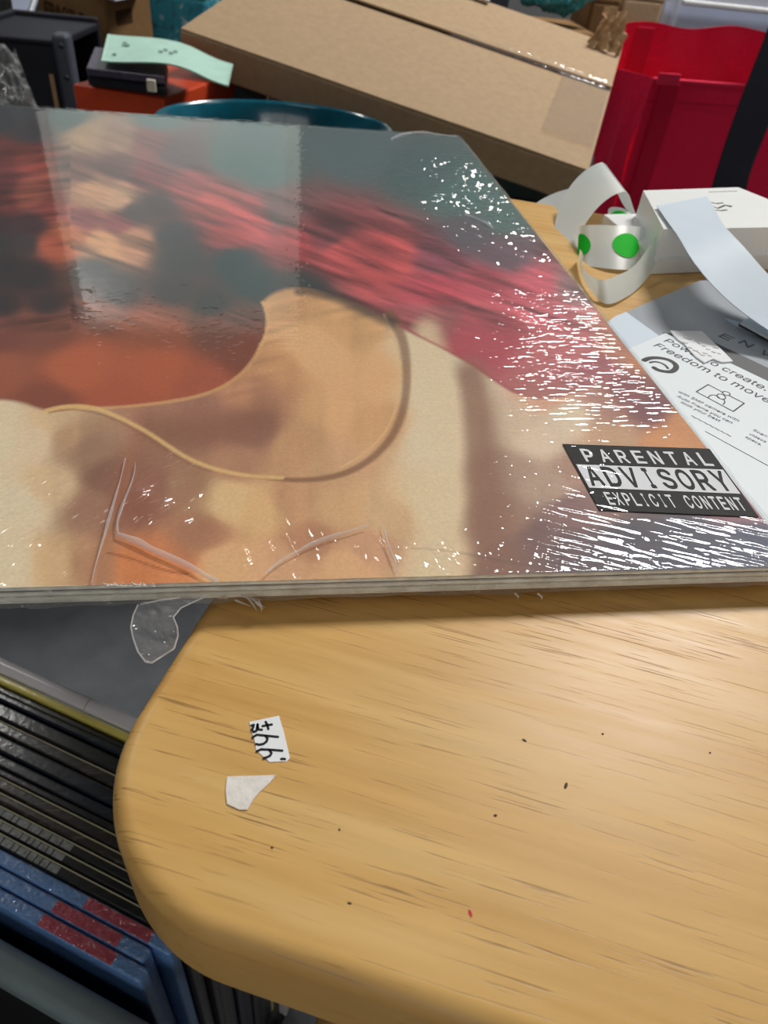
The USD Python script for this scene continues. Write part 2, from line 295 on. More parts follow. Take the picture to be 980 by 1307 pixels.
struct('door_panel', bx((-0.82, Y1 - 0.055, 0.12), (-0.02, Y1 - 0.04, 0.7)), 'door_paint', d)
struct('door_handle', pipe([(0.08, Y1 - 0.05, 1.0), (0.08, Y1 - 0.1, 1.0), (-0.04, Y1 - 0.1, 1.0)], 0.011), 'lamp_frame', d)
wn = struct('unseen_window_1', [bx((-2.05, Y0, .42), (1.05, Y0 + .05, .50)), bx((-2.05, Y0, 1.95), (1.05, Y0 + .05, 2.03)), bx((-2.05, Y0, .5), (-1.97, Y0 + .05, 1.95)), bx((.97, Y0, .5), (1.05, Y0 + .05, 1.95)), bx((-.54, Y0, .5), (-.46, Y0 + .05, 1.95))], 'lamp_frame')  # out of view behind the camera, placed to light stool side and bag
for x0, x1 in ((-1.97, -.54), (-.46, .97)): struct('pane', bx((x0, Y0 + .01, .5), (x1, Y0 + .02, 1.95)), 'unseen_glow_pane', wn)
for i, (p, w, l, pw) in enumerate(UNSEEN_LAMPS):
    t = thing('unseen_ceiling_light', ['unseen ceiling light panel above the clutter, casting the record shadow', 'unseen ceiling light panel at the far left, lighting the wrap and the rack', 'unseen ceiling light panel behind the camera on the left, lighting the stool front', 'unseen ceiling light panel on the right, lighting the bag front'][i], 'ceiling light', (p[0], p[1], p[2]))
    fr = [bx((p[0] - w / 2 - .03, p[1] - l / 2 - .03, p[2]), (p[0] + w / 2 + .03, p[1] - l / 2, ZC)), bx((p[0] - w / 2 - .03, p[1] + l / 2, p[2]), (p[0] + w / 2 + .03, p[1] + l / 2 + .03, ZC)),
          bx((p[0] - w / 2 - .03, p[1] - l / 2, p[2]), (p[0] - w / 2, p[1] + l / 2, ZC)), bx((p[0] + w / 2, p[1] - l / 2, p[2]), (p[0] + w / 2 + .03, p[1] + l / 2, ZC))]
    obj('frame', fr, 'lamp_frame', t, False)
    obj('diffuser', bx((p[0] - w / 2, p[1] - l / 2, p[2] + .004), (p[0] + w / 2, p[1] + l / 2, p[2] + .01)), 'diffuser', t, False)

# ------------------------------------------------------------------ the stool
TH, FR, LE, RC = -0.3835, 0.0256, -0.0423, 0.0239
U, V = np.array([math.cos(TH), math.sin(TH), 0]), np.array([-math.sin(TH), math.cos(TH), 0])
LEN, DEP, THK, R1, R2 = 0.47, 0.306, 0.0198, 0.0028, 0.0050
def stool_xy(u, v): return U * (LE + u) + V * (FR + v)
def rrect(u0, v0, u1, v1, r, n=14):
    pts = []
    for cu, cv, a0 in ((u1 - r, v0 + r, -90), (u1 - r, v1 - r, 0), (u0 + r, v1 - r, 90), (u0 + r, v0 + r, 180)):
        for k in range(n + 1):
            a = math.radians(a0 + 90 * k / n); pts.append((cu + r * math.cos(a), cv + r * math.sin(a)))
    return np.array(pts)
def round_slab(z_top, thick, r1, r2, u0, v0, u1, v1, rc, n=24):
    prof = [(r1 * (1 - math.sin(a)), r1 * (1 - math.cos(a))) for a in np.linspace(0, math.pi / 2, 7)] + [(r2 * (1 - math.cos(a)), thick - r2 + r2 * math.sin(a)) for a in np.linspace(0, math.pi / 2, 8)]
    rings = []
    for ins, dz in prof:
        q = rrect(u0 + ins, v0 + ins, u1 - ins, v1 - ins, rc - ins, n)
        rings.append(np.array([stool_xy(*p) + [0, 0, z_top - dz] for p in q]))
    k = len(rings[0]); v = np.vstack(rings); f = []
    for i in range(len(rings) - 1):
        a = np.arange(k); b = (a + 1) % k
        f += [np.c_[i * k + a, (i + 1) * k + a, (i + 1) * k + b], np.c_[i * k + a, (i + 1) * k + b, i * k + b]]
    c0, c1 = len(v), len(v) + 1; v = np.vstack([v, rings[0].mean(0), rings[-1].mean(0)]); a = np.arange(k); b = (a + 1) % k; o = (len(rings) - 1) * k
    f += [np.c_[np.full(k, c0), a, b], np.c_[np.full(k, c1), o + b, o + a]]
    m = trimesh.Trimesh(v, np.vstack(f), process=False)
    return m
so = stool_xy(LEN / 2, DEP / 2)
stool = thing('wooden_stool', 'honey coloured wooden stool with a rounded corner carrying the wrapped record', 'stool', (so[0], so[1], 0))
obj('seat_top', round_slab(ZS, THK, R1, R2, 0, 0, LEN, DEP, RC), 'wood', stool, 40)
for uu in (0.05, LEN - 0.05):
    for vv in (0.05, DEP - 0.05):
        a, b = stool_xy(uu, vv), stool_xy(uu + (-.02 if uu < .2 else .02), vv + (-.02 if vv < .15 else .02))
        obj('leg', pipe([a + [0, 0, ZS - THK + .004], (a + b) / 2 + [0, 0, .27], b + [0, 0, 0]], [0.016, 0.018, 0.014], 16), 'wood', stool)
for vv in (0.04, DEP - 0.04):
    obj('stretcher', pipe([stool_xy(0.04, vv) + [0, 0, .2], stool_xy(LEN - 0.04, vv) + [0, 0, .2]], 0.009, 12), 'wood', stool)
# marks on the wood
S = lambda x, y, dz=0.0: at(x, y, ZS + dz)
def blob(x, y, rx, ry, mt, rot=0.0):
    pts = [S(x + rx * math.cos(a) * math.cos(rot) - ry * math.sin(a) * math.sin(rot), y + rx * math.cos(a) * math.sin(rot) + ry * math.sin(a) * math.cos(rot)) for a in np.linspace(0, 2 * math.pi, 9)[:-1]]
    return slab(pts, (0, 0, 0.00004))
obj('red_mark', blob(600, 1166, 2.2, 5.5, 'red_ink', -0.35), 'red_ink', stool, False, label='small red ink fleck on the seat')
for q in ((669, 945, 3.4, 1.4, .5), (632, 1041, 2.5, 1.8, 0), (722, 1003, 2.2, 4.5, .3), (433, 1059, 1.6, 1.6, 0), (347, 1082, 2, 1.5, 0), (446, 1153, 3.2, 1.4, .3), (769, 937, 1.6, 1.2, 0), (906, 961, 1.4, 1.2, 0)):
    obj('dark_speck', blob(*q[:4], 'dirt', q[4]), 'dirt', stool, False)

# price sticker: torn white paper, handwritten strokes
tk = 0.00012
pt = [(318, 922), (356, 914), (363, 938), (370, 968), (366, 972), (344, 973), (327, 958), (325, 945), (321, 934)]
ps = thing('price_sticker', 'torn white price sticker with black handwritten figures stuck on the stool', 'price sticker', S(344, 945))
obj('paper', slab([S(*q) for q in pt], (0, 0, tk)), 'price_paper', ps, False)
def pen(pts, w=0.00034): return stroke([S(*q, tk) for q in pts], w, None, UP)
Lp = lambda pts: [(220 + x * 240 / 980, 840 + y * 240 / 980) for x, y in pts]
for q in ([(470, 355), (495, 350), (518, 347)], [(486, 333), (495, 350), (500, 370)],
          [(412, 352), (424, 348), (420, 362), (414, 374), (424, 386), (438, 380), (442, 362), (444, 346)], [(444, 346), (446, 372), (466, 374)],
          [(418, 414), (440, 400), (480, 404), (550, 411)], [(484, 404), (496, 420), (490, 436), (474, 448), (452, 452), (436, 448)],
          [(440, 486), (462, 476), (510, 478), (572, 483)], [(506, 480), (516, 496), (508, 510), (492, 518), (476, 521)], [(568, 526), (578, 525), (586, 527)]):
    obj('handwriting', pen(Lp(q)), 'ink', ps, False)
wp = [(290, 992), (352, 990), (344, 1000), (333, 1010), (324, 1020), (320, 1027), (316, 1034), (306, 1034), (290, 1027), (288, 1010)]
solo('paper_scrap', slab([S(*q) for q in wp], (0, 0, 0.0002)), 'torn_paper', 'torn blank white paper scrap stuck on the stool below the handwritten price sticker', 'paper scrap', smooth=False)
# a sliver of white paper on the left rim of the stool
e0 = [at(x, y, z) for x, y, z in ((190, 897, ZS - .005), (193, 900, ZS - .004), (186, 917, ZS - .006), (180, 922, ZS - .007))]
solo('paper_sliver', slab(e0, (-0.0002, 0, 0.0001)), 'torn_paper', 'tiny sliver of white paper stuck to the left rim of the stool', 'paper scrap', smooth=False)

# ------------------------------------------------------------------ the record sleeve
RX1, RY0, SZ, RT = 0.0940, 0.0808, 0.313, 0.0044
ZB = 0.5506                                   # underside of the record: it lies on the grey box lid
ZL = ZB + RT
RX0, RY1 = RX1 - SZ, RY0 + SZ
rec = thing('record_sleeve', 'square record sleeve in torn clear shrink wrap lying on the wooden stool', 'record', ((RX0 + RX1) / 2, (RY0 + RY1) / 2, ZB))

ANC = """-200,150,40,40,48 0,150,45,48,55 30,140,55,60,65 40,168,52,50,57 0,200,120,45,40 40,200,145,55,42 0,230,95,35,38 40,250,165,78,55 0,262,110,40,38 60,265,130,50,45 0,285,60,35,42 40,285,65,38,45
0,310,50,45,48 30,310,60,50,52 0,340,42,38,42 40,350,46,40,44 0,390,50,42,44 90,150,60,86,86 200,150,74,106,104 330,170,74,102,102 450,190,78,100,103 540,220,66,92,92 590,250,72,104,100 640,275,80,108,104
110,172,180,145,108 150,176,158,122,98 190,180,140,74,70 230,195,98,74,76 300,200,66,98,96 340,215,68,100,98 100,215,120,80,68 150,212,104,66,62 190,225,120,46,48 240,240,150,60,58 200,262,70,52,55 270,260,172,66,60 320,280,190,66,66 360,268,112,76,76 300,300,176,58,58 370,310,160,52,56
420,300,112,50,58 440,320,186,68,70 500,330,188,64,66 560,330,128,56,72 600,300,90,84,92 640,325,104,84,94 560,370,168,50,66 620,360,178,60,76 680,370,186,72,88 700,400,192,92,102 620,420,172,68,78 560,410,152,80,80 740,370,150,110,112
120,250,200,146,104 150,255,206,156,114 110,280,140,60,62 150,285,140,60,62 90,302,206,112,56 130,311,224,162,104 170,306,178,122,86 70,310,170,78,48 170,270,70,58,60 220,302,56,56,60 230,330,56,58,60 120,345,62,64,66 150,372,60,58,58 220,372,58,54,54 300,330,30,58,60 320,360,36,60,60 270,390,46,50,48 60,390,56,44,46 380,370,50,58,58
0,430,120,66,55 60,420,125,72,56 130,402,132,80,60 200,420,142,80,55 280,420,112,70,55 310,450,122,66,50 0,470,152,85,60 100,470,176,94,62 200,470,172,90,58 260,490,160,84,58 150,510,166,85,58 60,515,130,70,52
760,470,162,92,98 730,440,190,108,110 790,440,182,122,100 830,450,194,132,84 800,500,132,70,72 830,520,116,60,68 770,520,165,118,102 880,540,198,132,74 850,570,204,138,80 920,590,194,126,78 930,620,170,98,92 960,640,162,106,116 780,560,190,150,114 740,600,160,120,98 770,640,128,92,82 730,650,118,82,76 720,700,82,56,58 800,690,56,52,66 880,690,50,54,74 960,690,62,68,92 760,720,66,54,62 900,720,52,56,78 650,720,98,62,54 1030,740,60,66,90"""
TOP = """0,530,212,192,156 60,535,196,166,126 380,390,186,141,95 450,420,192,147,98 400,450,216,170,118 360,470,190,140,94 330,500,172,122,88 470,480,206,160,110 430,520,200,155,106 480,540,190,145,98 250,540,146,100,80 320,550,140,95,76 200,530,158,112,86 380,570,185,140,98 300,590,165,120,88 430,590,190,148,106
545,440,206,186,150 560,500,218,198,160 560,560,222,202,165 550,640,216,192,150 560,720,212,182,140 600,470,200,180,148 640,660,150,112,88 660,720,104,72,62 660,540,190,165,135 690,560,206,181,150 720,530,202,182,150 700,620,172,142,116 690,690,106,72,65 650,600,162,131,106 700,510,200,150,120
0,560,216,197,160 40,560,212,187,150 90,560,174,138,102 20,640,222,202,165 60,620,202,172,130 10,720,216,196,158 70,720,200,165,118 110,570,148,112,86 140,610,126,86,68 170,640,132,82,62 120,650,148,108,82 110,720,170,124,88 200,620,138,92,72 180,720,186,114,68 220,720,192,120,74 230,620,158,118,88 260,680,164,114,82
290,640,216,181,128 330,650,205,165,112 290,720,216,170,118 370,640,184,138,98 350,720,196,150,108 400,690,174,124,88 430,650,196,155,108 470,700,184,138,102 500,660,190,155,112 440,720,206,160,112
720,470,186,120,112 760,500,170,125,108 740,600,160,120,98 770,640,128,92,82 730,650,118,82,76 720,700,82,56,58 780,560,190,150,114 800,690,60,54,66 760,720,68,54,62 650,740,98,62,54"""
def anchors(t): return np.array([[float(q) for q in s.split(',')] for s in t.split()])
def blend(A, p, sg_=26.0):
    out = np.zeros((len(p), 3)); L = lin(*A[:, 2:].T.copy()).T if False else np.stack([lin(*r) for r in A[:, 2:]])
    sig = np.where(A[:, 1] < 420, 20.0, 30.0)
    for i in range(0, len(p), 20000):
        q = p[i:i + 20000]
        d2 = ((q[:, None, 0] - A[None, :, 0]) ** 2 * 0.55 + (q[:, None, 1] - A[None, :, 1]) ** 2) / (sig ** 2)
        w = 1.0 / (0.12 + d2) ** 2.6
        out[i:i + 20000] = (w @ L) / w.sum(1, keepdims=True)
    return out
def seg_dist(p, pts):
    """distance to a polyline and the parameter (0..1) of the nearest place"""
    pts = np.asarray(pts, float); best = np.full(len(p), 1e9); par = np.zeros(len(p)); n = len(pts) - 1
    for i in range(n):
        a, b = pts[i], pts[i + 1]; ab = b - a
        t = np.clip(((p - a) @ ab) / (ab @ ab + 1e-12), 0, 1); d = np.hypot(*(p - a - t[:, None] * ab).T)
        k = d < best; best[k] = d[k]; par[k] = (i + t[k]) / n
    return best, par
def inside(p, poly):
    return shapely.contains_xy(sg.Polygon(poly), p[:, 0], p[:, 1])
def ss(a, b, x): t = np.clip((x - a) / (b - a), 0, 1); return t * t * (3 - 2 * t)
def spl(pts, n=60): return smoothpath(np.array(pts, float), n)
NECK = spl([(-150, 500), (0, 511), (30, 515), (60, 524), (95, 521), (130, 520), (180, 517), (220, 511), (260, 503), (290, 491), (315, 470), (332, 443), (341, 415), (335, 386)], 90)
SHO = spl([(335, 386), (350, 374), (385, 368), (430, 380), (470, 396), (495, 409)], 30)
SHE = spl([(510, 414), (545, 434), (600, 463), (640, 490), (662, 501), (690, 507), (730, 500), (775, 480)], 50)
def art(p):
    col = blend(anchors(ANC), p)
    # hair strands: streaks that run down to the right, over the red hair
    hair = np.clip((col[:, 0] - 1.35 * col[:, 1]) / 0.10, 0, 1) * (1 - ss(395, 440, p[:, 1])) * ss(140, 200, p[:, 1] + 0.0)
    ang = np.where(p[:, 0] < 90, -0.12, 0.34); s, c = np.sin(ang), np.cos(ang)
    along, across = p[:, 0] * c + p[:, 1] * s, -p[:, 0] * s + p[:, 1] * c
    st = fbm(np.c_[along / 70, across / 7.0, across * 0], 3, 5) - 0.5
    col = col * (1 + (hair * 2.0 * st)[:, None].clip(-0.8, 1.2))
    col = col + (0.12 * hair)[:, None] * (col.mean(1, keepdims=True) - col)
    # the top: sharp neckline
    poly = np.vstack([NECK, SHO, SHE, [(775, 480), (800, 600), (800, 900), (-400, 900), (-400, 500)]])
    ins = inside(p, poly); dn, _ = seg_dist(p, np.vstack([NECK, SHO]))
    soft = np.where(ins, 1.0, 0.0); edge = np.exp(-(dn / 1.6) ** 2) * 0.5
    right = 1 - ss(735, 790, p[:, 0])
    dsh, _ = seg_dist(p, SHE)
    soft = np.where(p[:, 0] > 505, np.where(ins, ss(0, 5, dsh), 0.0), np.where(ins, 1.0 - edge, edge)) * np.where(p[:, 0] > 700, right, 1)
    tc = blend(anchors(TOP), p)
    fold = fbm(np.c_[p[:, 0] / 24, p[:, 1] / 90, p[:, 0] * 0], 3, 9) - 0.5
    tc = tc * np.array([1.13, 1.17, 1.27]) * (1 + 0.30 * fold)[:, None]
    # gathers near the neckline
    gat = ss(46, 0, dn) * ss(250, 330, p[:, 0]) * (noise(np.c_[p[:, 1] / 7.0 + p[:, 0] / 30, p[:, 0] / 60, p[:, 0] * 0], 3) - 0.5)
    tc = tc * (1 + 0.5 * gat)[:, None]
    col = col * (1 - soft)[:, None] + tc * soft[:, None]
    def line(pts, w0, w1, rgb, a, feather=0.6, n=60):
        nonlocal col
        d, t = seg_dist(p, spl(pts, n)); w = w0 + (w1 - w0) * t
        k = a * (1 - ss(w * (1 - feather), w * (1 + feather), d)); col = col * (1 - k)[:, None] + lin(*rgb) * k[:, None]
    line([(600, 480), (607, 520), (616, 600), (628, 680), (634, 745)], 20, 34, (134, 92, 70), 0.85, 0.75)
    line([(545, 425), (560, 500), (563, 600), (556, 745)], 16, 26, (224, 203, 166), 0.7, 0.8)
    line([(172, 575), (150, 640), (128, 745)], 16, 14, (150, 100, 76), 0.5, 0.8)
    line([(215, 560), (250, 620), (235, 700)], 24, 20, (150, 106, 80), 0.45, 0.9)
    line([(190, 545), (270, 552), (335, 530)], 18, 22, (132, 88, 68), 0.6, 0.9)
    line([(333, 440), (341, 415), (335, 386)], 2.0, 2.0, (226, 186, 128), 0.6)
    line([(60, 524), (130, 521), (220, 512), (285, 493), (318, 466), (333, 440)], 1.6, 2.5, (214, 168, 112), 0.6)
    # the dark band that rounds the right of the neckline, and the pale seam on its left
    line([(498, 402), (515, 440), (519, 475), (517, 510), (505, 548), (480, 580), (445, 602), (400, 612), (350, 611), (320, 607)], 7.0, 2.2, (118, 78, 52), 0.75)
    line([(490, 402), (505, 440), (511, 475), (507, 512), (495, 545), (470, 574), (435, 596)], 1.6, 1.2, (226, 186, 130), 0.7)
    line([(60, 524), (85, 519), (120, 521), (150, 532), (190, 553), (235, 582), (270, 597), (310, 606), (360, 610)], 2.6, 2.2, (222, 184, 124), 0.85)
    line([(62, 527), (88, 523), (118, 526), (150, 537), (190, 559), (232, 587), (270, 602)], 1.2, 1.0, (120, 84, 58), 0.5)
    line([(380, 372), (420, 378), (465, 396), (500, 412)], 5.0, 7.0, (48, 46, 44), 0.75, 0.9)
    line([(510, 414), (545, 434), (600, 463), (640, 490), (662, 501)], 1.6, 1.4, (150, 74, 70), 0.6)
    line([(600, 463), (640, 490), (662, 501), (672, 480), (690, 462), (730, 452)], 1.4, 1.2, (170, 84, 92), 0.5)
    line([(525, 700), (560, 702), (640, 716), (760, 722)], 1.5, 1.5, (90, 56, 50), 0.3)
    line([(137, 706), (170, 714), (205, 726), (240, 732)], 1.4, 1.4, (120, 60, 30), 0.6)
    col = np.maximum(col * 1.24, 0.004)
    return col / np.maximum(1, col.max(1, keepdims=True) / 0.84)
def axis(a, b, c, s1, s2): return np.unique(np.r_[np.arange(a, b, s1), np.arange(b, c, s2), c])
gx = np.unique(np.r_[np.arange(RX0, -0.135, 0.004), np.arange(-0.135, RX1, 0.00045), RX1]); gy = np.unique(np.r_[np.arange(RY0, 0.20, 0.00040), np.arange(0.20, RY1, 0.0009), RY1])
GX, GY = np.meshgrid(gx, gy, indexing='ij')
lift = 0.0005 * (fbm(np.stack([GX * 18, GY * 18, GX * 0], -1), 2, 3) - 0.5)
P = np.stack([GX, GY, ZL - 0.0002 + 0 * lift], -1)
obj('front_print', sheet(P), 'print', rec, True)
primvar(rec + '/front_print', 'art', art(pix(P.reshape(-1, 3))))
def board(z0, z1, inset, mt, name, r=0.0006):
    q = sg.box(RX0 + inset, RY0 + inset, RX1 - inset, RY1 - inset).buffer(0, join_style=1)
    m = rbox((RX0 + inset, RY0 + inset, z0), (SZ - 2 * inset, 0, 0), (0, SZ - 2 * inset, 0), (0, 0, z1 - z0), r)
    return obj(name, m, mt, rec, 40)
board(ZB + 0.0029, ZL - 0.0003, 0.0001, 'board_edge', 'front_board')
board(ZB + 0.0024, ZB + 0.0030, 0.0006, 'dark_gap', 'inner_sleeve', 0.0002)
board(ZB + 0.0018, ZB + 0.0025, 0.0001, 'board_edge', 'middle_board', 0.0003)
board(ZB + 0.0015, ZB + 0.00185, 0.0005, 'dark_gap', 'inner_sleeve', 0.0001)
board(ZB + 0.0001, ZB + 0.0016, 0.0, 'board_edge', 'back_board')
# advisory label under the film
A0, A1, A2, A3 = (at(x, y, ZL) for x, y in ((718, 567), (905, 573), (968, 660), (765, 651)))
def lab(u, v, z=0.0): return (A0 * (1 - u) + A1 * u) * (1 - v) + (A3 * (1 - u) + A2 * u) * v + [0, 0, z]
def labrect(u0, v0, u1, v1, z, dz): return slab([lab(u0, v0, z), lab(u1, v0, z), lab(u1, v1, z), lab(u0, v1, z)], (0, 0, dz))
al = obj('advisory_label', labrect(0, 0, 1, 1, -0.00012, 0.0002), 'label_black', rec, False, label='black and white parental advisory label on the lower right of the sleeve')
obj('white_band', labrect(0.012, 0.335, 0.988, 0.69, 0.00008, 0.00004), 'label_white', al, False)
def labtext(text, u0, u1, vb, vt, mt, bold, z, gap):
    n = len(text); ms = []
    for i, ch in enumerate(text):                                     # one letter after another, so that the spacing is the label's
        if ch == ' ': continue
        m = text_mesh(ch, 1.0, 1.0, bold); v = m.vertices.copy(); w = np.ptp(v[:, 0]); v[:, 0] = (v[:, 0] - v[:, 0].min()) / w; v[:, 1] = (v[:, 1] - v[:, 1].min()) / np.ptp(v[:, 1])
        c = (u1 - u0) / n; k = gap * (0.35 if ch == 'I' else 1)
        a = u0 + c * (i + 0.5 - k / 2); b = u0 + c * (i + 0.5 + k / 2)
        uu, vv = a + (b - a) * v[:, :1], vb + (vt - vb) * v[:, 1:2]
        q = (A0 * (1 - uu) + A1 * uu) * (1 - vv) + (A3 * (1 - uu) + A2 * uu) * vv; q[:, 2] += z + v[:, 2] * 0.00005
        ms.append(trimesh.Trimesh(q, m.faces, process=False))
    obj('lettering', ms, mt, al, False)
labtext('PARENTAL', 0.07, 0.97, 0.285, 0.075, 'label_white', True, 0.00008, 0.62)
labtext('ADVISORY', 0.025, 0.975, 0.66, 0.36, 'label_black', True, 0.00012, 0.78)
labtext('EXPLICIT CONTENT', 0.075, 0.965, 0.925, 0.745, 'label_white', True, 0.00008, 0.7)
# the shrink wrap: a thin film with real wrinkles, torn open near the front
hx = np.unique(np.r_[np.arange(RX0, -0.13, 0.005), np.arange(-0.13, -0.05, 0.0012), np.arange(-0.05, RX1, 0.00024), RX1 + 0.0004]); hy = np.unique(np.r_[np.arange(RY0 - 0.0004, 0.20, 0.00024), np.arange(0.20, RY1, 0.0006), RY1 + 0.0003])
HX, HY = np.meshgrid(hx, hy, indexing='ij'); flat = np.stack([HX, HY, 0 * HX + ZL], -1); q = pix(flat); qx, qy = q[..., 0], q[..., 1]
def along(ang, l, w, seed, oct_=2):
    s, c = math.sin(ang), math.cos(ang); a, b = HX * c + HY * s, -HX * s + HY * c
    return fbm(np.stack([a / l, b / w, 0 * a], -1), oct_, seed)
ridge = lambda n, t: np.clip(n - t, 0, 1) / (1 - t)
edge_r = (RX1 - HX)                                                    # distance from the right edge
m_right = ss(0.085, 0.018, edge_r) * ss(0.002, 0.008, edge_r + 0.004) * ss(0.39, 0.32, HY) * ss(0.105, 0.15, HY) * (1.0 + 2.6 * ss(0.19, 0.29, HY))
m_mid = 0.6 * ss(320, 420, qx) * ss(640, 520, qy)
m_low = ss(430, 720, qx + 0.15 * (qy - 560)) * ss(540, 640, qy) * (0.35 + 0.65 * noise(np.stack([HX * 45, HY * 90, 0 * HX], -1), 8))
m_front = ss(0.012, 0.002, HY - RY0) * (0.15 + 0.5 * noise(np.stack([HX * 60, HY * 60, 0 * HX], -1), 4))
spot = lambda x, y, rx, ry: np.exp(-((qx - x) / rx) ** 2 - ((qy - y) / ry) ** 2)
m_left = 0.8 * spot(60, 640, 60, 50) + 0.9 * spot(200, 650, 60, 50) + 0.6 * spot(110, 700, 40, 40)
m_fan = 0.9 * spot(360, 705, 60, 35) + 0.8 * spot(530, 700, 55, 35) + 0.5 * spot(440, 690, 40, 30)
m_top = ss(0.010, 0.002, RY1 - HY) * 0.9
h = m_right * (0.00032 * ridge(along(0.02, 0.0050, 0.00075, 11), 0.41) + 0.00020 * ridge(along(0.06, 0.0028, 0.0005, 12), 0.44))
h += m_mid * (0.00014 * ridge(along(0.03, 0.02, 0.0010, 13), 0.55))
h += m_low * (0.00030 * ridge(along(-0.36, 0.013, 0.00075, 14), 0.47) + 0.00018 * ridge(along(-0.42, 0.005, 0.0006, 15), 0.46))
h += m_front * 0.00012 * ridge(along(1.2, 0.004, 0.0007, 16), 0.5)
h += m_left * 0.0011 * ridge(along(0.85, 0.006, 0.0009, 17), 0.46) + m_fan * 0.0010 * ridge(along(1.9, 0.006, 0.0009, 21), 0.46) + m_top * 0.0007 * ridge(along(0.1, 0.006, 0.0010, 18), 0.45)
h += (0.00006 + 0.00012 * ss(500, 600, qy)) * ridge(fbm(np.stack([HX * 700, HY * 700, 0 * HX], -1), 2, 19), 0.66) * (0.6 + m_right)
lab_m = np.exp(-(((qx - 760) / 40) ** 2 + ((qy - 590) / 22) ** 2)); h += lab_m * 0.00009 * fbm(np.stack([HX * 1800, HY * 1800, 0 * HX], -1), 2, 20)
h *= 1 - 0.85 * ss(775, 815, qx) * ss(560, 572, qy) * ss(668, 655, qy)
film_z = ZL + 0.00018 + h
# wraps over the edges
drop = lambda dd, r=0.0004: np.where(dd < r, r - np.sqrt(np.maximum(0, r * r - (r - dd).clip(0, r) ** 2)), 0)
film_z = film_z - drop(np.minimum(HX - RX0, np.minimum(np.maximum(RX1 + 0.0004 - HX, 0), np.maximum(HY - RY0 + 0.0004, 0)))) * 0.6
tear = [(162, 560), (172, 590), (158, 635), (149, 655), (148, 682), (178, 698), (214, 714), (245, 728), (268, 744), (240, 752), (128, 752), (120, 744), (124, 718), (136, 680), (150, 630), (158, 590)]
slit = [(592, 274), (612, 281), (626, 291), (625, 294), (606, 287)]
keep = lambda polys, c: ~np.any([shapely.contains_xy(sg.Polygon(t), c[:, 0], c[:, 1]) for t in polys], axis=0)
fm = sheet(np.stack([HX, HY, film_z], -1)); fc = q.reshape(-1, 2)[fm.faces].mean(1)
fm.update_faces(keep([tear, slit], fc)); fm.remove_unreferenced_vertices()
wrap = obj('shrink_wrap', fm, 'shrink_film', rec, True, label='clear wrinkled shrink wrap film, torn open along the front')
# folded edges of the tears: narrow curled strips
def curl(pts, w, lift_, n=40, seed=1):
    p2 = spl(pts, n); c = np.array([at(x, y, ZL + 0.0006) for x, y in p2]); t = np.gradient(c, axis=0); t /= np.linalg.norm(t, axis=1, keepdims=True); s = np.cross(UP, t)
    ww = 0.45 * w * (0.5 + noise(np.c_[np.arange(n) * 0.15, np.zeros(n), np.zeros(n)], seed)) * np.sin(np.linspace(0.25, math.pi - 0.25, n)) ** 0.5
    u = np.linspace(0, 1, 6); prof = np.stack([u, np.sin(u * 2.4) * lift_ / max(w, 1e-9)], -1)
    Pp = c[:, None] + ww[:, None, None] * (prof[None, :, :1] * s[:, None] + prof[None, :, 1:] * UP)
    return sheet(Pp)
obj('torn_film_edge', [curl([(148, 683), (178, 698), (214, 714), (245, 728), (275, 746)], 0.0030, 0.0010, seed=2), curl([(172, 590), (158, 635), (150, 656), (149, 683)], 0.0012, 0.0006, seed=3), curl([(118, 745), (124, 718), (136, 680), (150, 630), (161, 585)], 0.0009, 0.0005, seed=4)], 'film_edge', wrap, True)
obj('torn_film_edge', [curl([(340, 733), (380, 705), (420, 688), (470, 672)], 0.0014, 0.0006, seed=5), curl([(488, 668), (492, 690), (500, 712), (508, 732)], 0.0011, 0.0005, seed=6)], 'film_edge', wrap, True)
obj('torn_film_edge', [curl([(500, 178), (530, 170), (560, 172), (584, 174)], 0.005, 0.0007, seed=7), curl([(592, 274), (612, 281), (628, 291)], 0.0022, 0.0006, seed=8)], 'film_edge', wrap, True)
# the film down the front side and round the right corner, ragged below
nn = 420; xs = np.linspace(RX0, RX1 + 0.0006, nn)
rag = 0.0006 + 0.0009 * (fbm(np.c_[xs * 60, xs * 0, xs * 0], 3, 31)) ; rag += 0.0012 * np.exp(-((xs + 0.0075) / 0.006) ** 2)
zz = np.linspace(0, 1, 10)
side = np.stack([np.repeat(xs[:, None], 10, 1), RY0 - 0.0006 - 0.0009 * (fbm(np.stack([xs[:, None] * 300 + zz * 0, xs[:, None] * 0 + zz * 4, zz[None] * 0 + xs[:, None] * 0], -1), 2, 32) - 0.3), (ZL + 0.0001) - zz[None] * (RT - 0.0002 - 0 * rag[:, None])], -1)
obj('shrink_wrap_side', sheet(side), 'loose_film', wrap, True)
ys = np.linspace(RY0, RY1, 300)
side = np.stack([RX1 + 0.0006 + 0.0007 * fbm(np.stack([ys[:, None] * 200 + zz * 0, ys[:, None] * 0 + zz * 3, ys[:, None] * 0 + zz * 0], -1), 2, 33), np.repeat(ys[:, None], 10, 1), (ZL + 0.0001) - zz[None] * (RT - 0.0004) + 0 * ys[:, None]], -1)
obj('shrink_wrap_side', sheet(side), 'loose_film', wrap, True)
